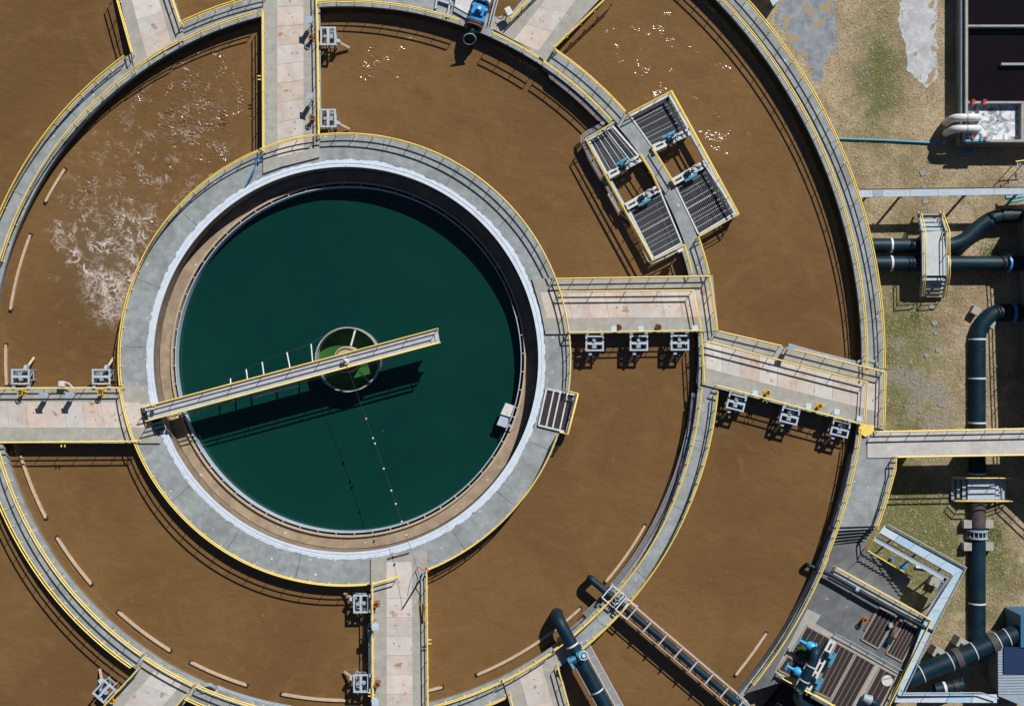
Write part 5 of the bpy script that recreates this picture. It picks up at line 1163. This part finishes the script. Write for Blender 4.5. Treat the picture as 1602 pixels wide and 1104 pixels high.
# dark riser pipe
a = [P(1276, 1014, ZD + .4), P(1276, 1018, 1.0), P(1274, 1030, 1.1), P(1255, 1072, 1.0), P(1246, 1085, .6), P(1250, 1098, -.5), P(1275, 1112, -2.0)]
pipe('riser_pipe', 'dark blue bent pipe beside the bright blue valves, curling over the lower deck edge', [a[0]] + bend(a[0], a[1], a[2], .3, 2) + [a[2]] + bend(a[2], a[3], a[4], .6, 3) + bend(a[3], a[4], a[5], .6, 3) + bend(a[4], a[5], a[6], .6, 3) + [a[6]], .43, bands=[(4, .35, .1, steelw, 1.2), (5, .2, .1, steelw, 1.15)])
for (x0, y0), (x1, y1), lab in (((1251, 1001), (1274, 1013), 'bright blue valve on the works deck, upper of two beside the dark bent pipe'), ((1231, 1041), (1254, 1053), 'bright blue valve on the works deck, lower of two beside the dark bent pipe')):
    a, b = P(x0, y0, .3), P(x1, y1, .3); dv_ = (b - a).normalized(); sv_ = Vector((-dv_.y, dv_.x, 0))
    t = thing('blue_valve', lab, 'valve', P((x0 + x1) / 2, (y0 + y1) / 2, ZD), 0, 'bright blue valves on the works deck')
    bb = M_('bright_blue_paint', (.03, .36, .70), .4, var=.1) if 'bright_blue_paint' not in bpy.data.materials else bpy.data.materials['bright_blue_paint']
    MB().tube([a, a.lerp(b, .55)], .13, 10).build('stem', bb, t); m = MB().tube([a.lerp(b, .45), a.lerp(b, .62), b], [.2, .42, .42], 14); m.tube([b - dv_ * .12, b], .52, 14); m.build('valve_body', bb, t)
    MB().bar(a - sv_ * .35, a + sv_ * .35, .12, .12).build('handle', bb, t); MB().bar(P(x1 - 4, y1 - 2, ZD), P(x1 - 4, y1 - 2, .1), .25, .25).build('support', galvd, t)
o = MB(); c = P(1258, 1022, ZD + .1)
for k in range(170):
    b = c + Vector((random.gauss(0, .3), random.gauss(0, .32), random.uniform(0, .25))); a = random.uniform(0, 6.28); d1 = Vector((math.cos(a), math.sin(a), random.uniform(-.2, .5))) * .16; d2 = Vector((-math.sin(a), math.cos(a), random.uniform(-.2, .4))) * .07
    o.add([b - d1, b + d2, b + d1, b - d2], [(0, 1, 2, 3)])
for k in range(8): o.bar(c + Vector((0, 0, -.2)), c + Vector((random.uniform(-.5, .5), random.uniform(-.5, .5), .15)), .03, .03)
o = o.build('fern', M_('fern_green', (.03, .11, .015), .7, var=.4, vscale=6)); tag(rebase(o), 'small dark green fern growing through the grating under the upper blue valve', 'plant')
t = thing('pump', 'grey pump head with a dark outlet at the bottom edge near the cable tray corner', 'pump', P(1360, 1096, ZD))
MB().tube([P(1350, 1090, ZD + .5), P(1362, 1095, ZD + .5)], [.35, .5], 12).build('pump_head', galvd, t); MB().tube([P(1362, 1096, ZD + .4), P(1369, 1100, ZD + .5), P(1371, 1112, ZD + .3)], .38, 12).build('outlet', pipem, t)
# dark drain pipe beside the long railing
a = [P(1250, 905, ZW - .3), P(1262.5, 884, -.35), P(1266, 884.5, -.35), P(1300, 899, -.4), P(1380, 946, ZD + .4), P(1428, 972, ZD + .4), P(1459, 987, ZD + .4)]
a = [P(1262, 882.5, -1.6), P(1262, 882.5, -.45), P(1300, 899, -.45), P(1380, 945, -.45), P(1459, 988, -.45)]
pipe('drain_pipe', 'thin dark pipe across the works deck, one end hooked over the brown water', [a[0]] + bend(a[0], a[1], a[2], .3, 3) + a[2:], .2, bands=[(5, .5, .3, galvd, 1.2), (6, .55, .4, black, 1.25), (6, .8, .3, black, 1.25)])
MB_ = thing('kerb_wall', 'pale low concrete wall under the long railing beside the dark stair', 'wall', P(1380, 930, ZG))
MB().prism([P(1306, 886.5, ZD), P(1312, 887, ZD), P(1459, 969, ZD), P(1452, 978, ZD), P(1392, 947, ZD), P(1303, 897, ZD)], ZG, ZD + .16).build('wall', conc2, MB_)
# dark stair down to the grass
t = thing('stair', 'dark concrete stair of many steps going down to the grass beside the works deck', 'stairs', P(1385, 895, ZG))
n_s = 13
lp = [P(1357, 861, ZD), P(1311, 888, ZD)]; q0, q1 = P(1344, 870, ZD), None
for k in range(n_s):
    f0, f1 = k / n_s, (k + 1) / n_s; z = ZD - (ZD - (-3.35)) * (k + 1) / n_s
    u0 = (1357 + 70 * f0, 862 + 40 * f0); u1 = (1357 + 70 * f1, 862 + 40 * f1); l0 = (1323 + 81 * f0, 895 + 48 * f0); l1 = (1323 + 81 * f1, 895 + 48 * f1)
    MB().prism([P(*u0, z), P(*u1, z), P(*l1, z), P(*l0, z)], ZG, z).build('step', darkconc, t)
# L-shaped light blue cable tray with handrails
zt = -.35
t = thing('cable_tray', 'light blue covered cable tray bending twice round the stair and works deck at lower right', 'cable tray', P(1440, 900, ZG))
outer = [(1383, 821.5), (1509, 889.5), (1461, 978), (1411, 1086), (1560, 1086)]; inner = [(1374.5, 834), (1491.5, 900), (1446, 972), (1399, 1098), (1560, 1098.5)]
def quadpart(i, f0, f1, nm, m_):
    o0, o1, i0, i1 = outer[i], outer[i + 1], inner[i], inner[i + 1]; L2 = lambda a, b, f: (a[0] + (b[0] - a[0]) * f, a[1] + (b[1] - a[1]) * f)
    MB().prism([P(*L2(o0, o1, f0), zt), P(*L2(o0, o1, f1), zt), P(*L2(i0, i1, f1), zt), P(*L2(i0, i1, f0), zt)], zt - .15, zt).build(nm, m_, t)
tray = M_('blue_tray_steel', (.45, .57, .68), .5, var=.08, obj=.05)
for i, n in ((0, 5), (1, 4), (2, 4), (3, 4)):
    for k in range(n): quadpart(i, k / n + .003, (k + 1) / n - .003, 'cover', tray)
for pth, dz in (([(1389, 820), (1512, 887.5), (1464, 979), (1415, 1083)], .25), ([(1368, 841), (1483, 905), (1443, 966)], .2)):
    MB().tube([P(*p, zt + dz) for p in pth], .06, 6).build('handrail', galvd, t)
MB().tube([P(1377, 834, zt + .1), P(1488, 898, zt + .1), P(1449, 964, zt + .1)], .05, 6).build('handrail', rust, t)
MB().tube([P(1409, 1078, zt + .5), P(1413, 1084, zt + .5), P(1535, 1083, zt + .5), P(1562, 1092, zt + .5)], .06, 6).build('handrail', galvd, t)
zz = zt - .35
MB().prism([P(1369, 838, zz), P(1484, 903, zz), P(1478, 909, zz), P(1366, 845, zz)], zz - .1, zz).build('lower_tray', galv, t)
MB().prism([P(1478, 902, zz), P(1486, 905, zz), P(1458, 958, zz), P(1451, 954, zz)], zz - .1, zz).build('lower_tray', galvd, t)
for p in ((1400, 838), (1440, 860), (1480, 882), (1492, 915), (1472, 950), (1440, 1005), (1425, 1040), (1470, 1092), (1530, 1092)): MB().bar(P(*p, ZG), P(*p, zt - .16), .14, .14).build('post', galvd, t)
# bits on the grass inside the tray
t = thing('hydrant', 'small blue hydrant valve on the grass beside the dark stair', 'valve', P(1414, 885, ZG))
MB().cyl(P(1414, 885, 0), .16, ZG, ZG + .9, 10).build('body', blue, t); MB().box(P(1414, 884, ZG + .85), (.75, .3, .25), .4).build('arm', blue, t); MB().box(P(1411, 887, ZG + .6), (.3, .6, .25), .4).build('outlet', blue, t)
o = MB().tube(W((1432.5, 886.5), (1453, 889), z=ZG + .15), .13, 10).build('loose_pipe', whitepipe); tag(rebase(o), 'short loose white pipe lying on the grass inside the tray bend', 'pipe')
t = thing('lamp_post', 'short post with a pale square base block on the grass inside the tray bend', 'post', P(1462, 912, ZG))
MB().box(P(1461, 909, ZG + .35), (.95, .85, .7), -.4).build('base_block', conc2, t); MB().bar(P(1463, 914, ZG + .7), P(1463, 914, .2), .12, .12).build('shaft', galvd, t); MB().box(P(1464, 914, .25), (.35, .35, .2)).build('head', galvd, t)
# big slanting pipe at the bottom right
zb_ = -1.3
a = [P(1418, 1062, zb_), P(1625, 976, zb_)]
t = pipe('slanting_pipe', 'thick dark blue pipe slanting over the grass at bottom right, with ribbed rubber couplings', [a[0], a[0].lerp(a[1], .5), a[1]], .86, n=20, bands=[(0, .22, .09, whitepipe), (0, .66, .09, whitepipe), (0, 1.02, .09, whitepipe), (1, .38, .09, whitepipe), (1, .52, .08, whitepipe)])
for f in (.387, .655):
    c = a[0].lerp(a[1], f); dd_ = (a[1] - a[0]).normalized(); m = MB()
    for k in (-2, -1, 0, 1, 2): m.tube([c + dd_ * (k * .12 - .035), c + dd_ * (k * .12 + .035)], .97, 20)
    m.build('coupling', M_('ribbed_coupling', (.12, .11, .11), .7), t)
for f, lab in ((.13, ''), (.30, ''), (.5, ''), (.72, '')):
    c = a[0].lerp(a[1], f); MB().box(Vector((c.x, c.y, (ZG + zb_ - .8) / 2)), (.9, .5, zb_ - .8 - ZG), math.atan2(dd_.y, dd_.x)).build('pier', wallc, t)
for px, py, lab in ((1465, 1019, 'concrete anchor block above the slanting pipe, left of two'), (1502, 1004, 'concrete anchor block above the slanting pipe, right of two')):
    t = thing('anchor_block', lab, 'block', P(px, py, ZG), 0, 'anchor blocks beside the slanting pipe')
    MB().box(P(px, py, ZG + .8), (1.1, .9, 1.6), -.5).build('block', conc2, t); MB().bar(P(px + 3, py + 2, ZG + 1.4), P(px + 12, py + 9, zb_ + .3), .3, .25).build('strut', conc, t)
pipe('elbow_pipe', 'short dark pipe end in the shade below the slanting pipe', [P(1462, 1078, -2.6), P(1492, 1073, -2.6), P(1506, 1070, -2.6)], .6, bands=[(0, .5, .25, whitepipe), (1, .2, .5, black, 1.1)])
t = thing('roof_shed', 'small shed with grey ribbed roof and dark blue sheet in the bottom right corner', 'shed', P(1585, 1050, ZG))
zr_ = -.6
MB().prism([P(1561, 1014, zr_), P(1640, 1010, zr_), P(1640, 1120, zr_), P(1562, 1088, zr_)], zr_ - .12, zr_).build('roof', roofm, t)
m = MB()
for k in range(17): m.bar(P(1561.5, 1016 + 4.3 * k, zr_ + .03), P(1640, 1015 + 4.3 * k, zr_ + .03), .05, .06)
m.build('roof_ribs', galvd, t)
MB().prism([P(1573, 1013, zr_ + .5), P(1640, 1013, zr_ + .5), P(1640, 1055, zr_ + .5), P(1573, 1055, zr_ + .5)], zr_ + .062, zr_ + .16).build('blue_sheet', roofb, t)
MB().prism([P(1566, 1018, zr_), P(1636, 1014, zr_), P(1636, 1084, zr_), P(1567, 1084, zr_)], ZG, zr_ - .12).build('wall', wallc, t)
o = MB().prism([P(1597, 962, -.3), P(1640, 960, -.3), P(1640, 1013, -.3), P(1597, 1012, -.3)], ZG, -.3).build('blue_cabinet', M_('blue_cabinet_paint', (.04, .14, .24), .5)); tag(rebase(o), 'tall blue steel cabinet at the right edge where the slanting pipe ends', 'cabinet')
o = MB().prism([P(1343, 663, .23), P(1368, 665, .23), P(1366, 678, .23), P(1354, 683, .23), P(1343, 676, .23)], .19, .23).build('cover_plate', yellow); tag(rebase(o), 'bright yellow steel plate at the corner where the footbridge landing begins', 'plate')
# lower level beyond the works deck, its deep shadow painted as a near-black floor
t = thing('deck_shade_floor', 'near-black floor painted as the deep shade below the works deck at the bottom edge', 'channel', P(1260, 1110, ZG))
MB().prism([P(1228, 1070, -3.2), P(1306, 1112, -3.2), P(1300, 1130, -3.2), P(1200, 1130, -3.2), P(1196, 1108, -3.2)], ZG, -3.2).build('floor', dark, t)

# ------------------------------------------------------------------ pieces that belong to a part
SUB = {'control_panel': {'door': 'box'}, 'gate_lifter': {'gearbox': 'motor', 'paddle': 'gate_arm'}, 'valve_stand': {'handwheel': 'column'},
       'scraper_bridge': {'wheel': 'end_carriage', 'cap_stem': 'drive_cap', 'wire': 'side_arm'}, 'clarifier_tank': {'bracket': 'gutter_wall', 'expansion_joint': 'deck'},
       'ring_walkway': {'expansion_joint': 'deck'}, 'sluice_gate': {'gearbox': 'motor', 'gate_leaf': 'beam'}, 'floor_grating': {'joist': 'grating', 'hatch_strap': 'hatch'},
       'drain_grating': {'joist': 'grating', 'kerb': 'shade_block'}, 'stair_crossing': {'rail_post': 'handrail'}, 'outlet_pipe': {'actuator': 'valve', 'mouth_rim': 'pipe_run', 'mouth_shade': 'pipe_run'},
       'trestle_pipe': {'handwheel': 'support_frame'}, 'bent_pipe': {'handwheel': 'valve'}, 'roof_shed': {'roof_ribs': 'roof', 'blue_sheet': 'roof'}, 'blue_valve': {'handle': 'stem'},
       'ground_pipe': {'coupling_rods': 'coupling_ring'}, 'gate_platform': {}}
base = lambda n: n.split('.')[0]
for o in list(COL.objects):
    if o.parent is None and base(o.name) in SUB:
        for ch in list(o.children):
            want = SUB[base(o.name)].get(base(ch.name))
            if want:
                for c2 in o.children:
                    if base(c2.name) == want and c2 is not ch: ch.parent = c2; break
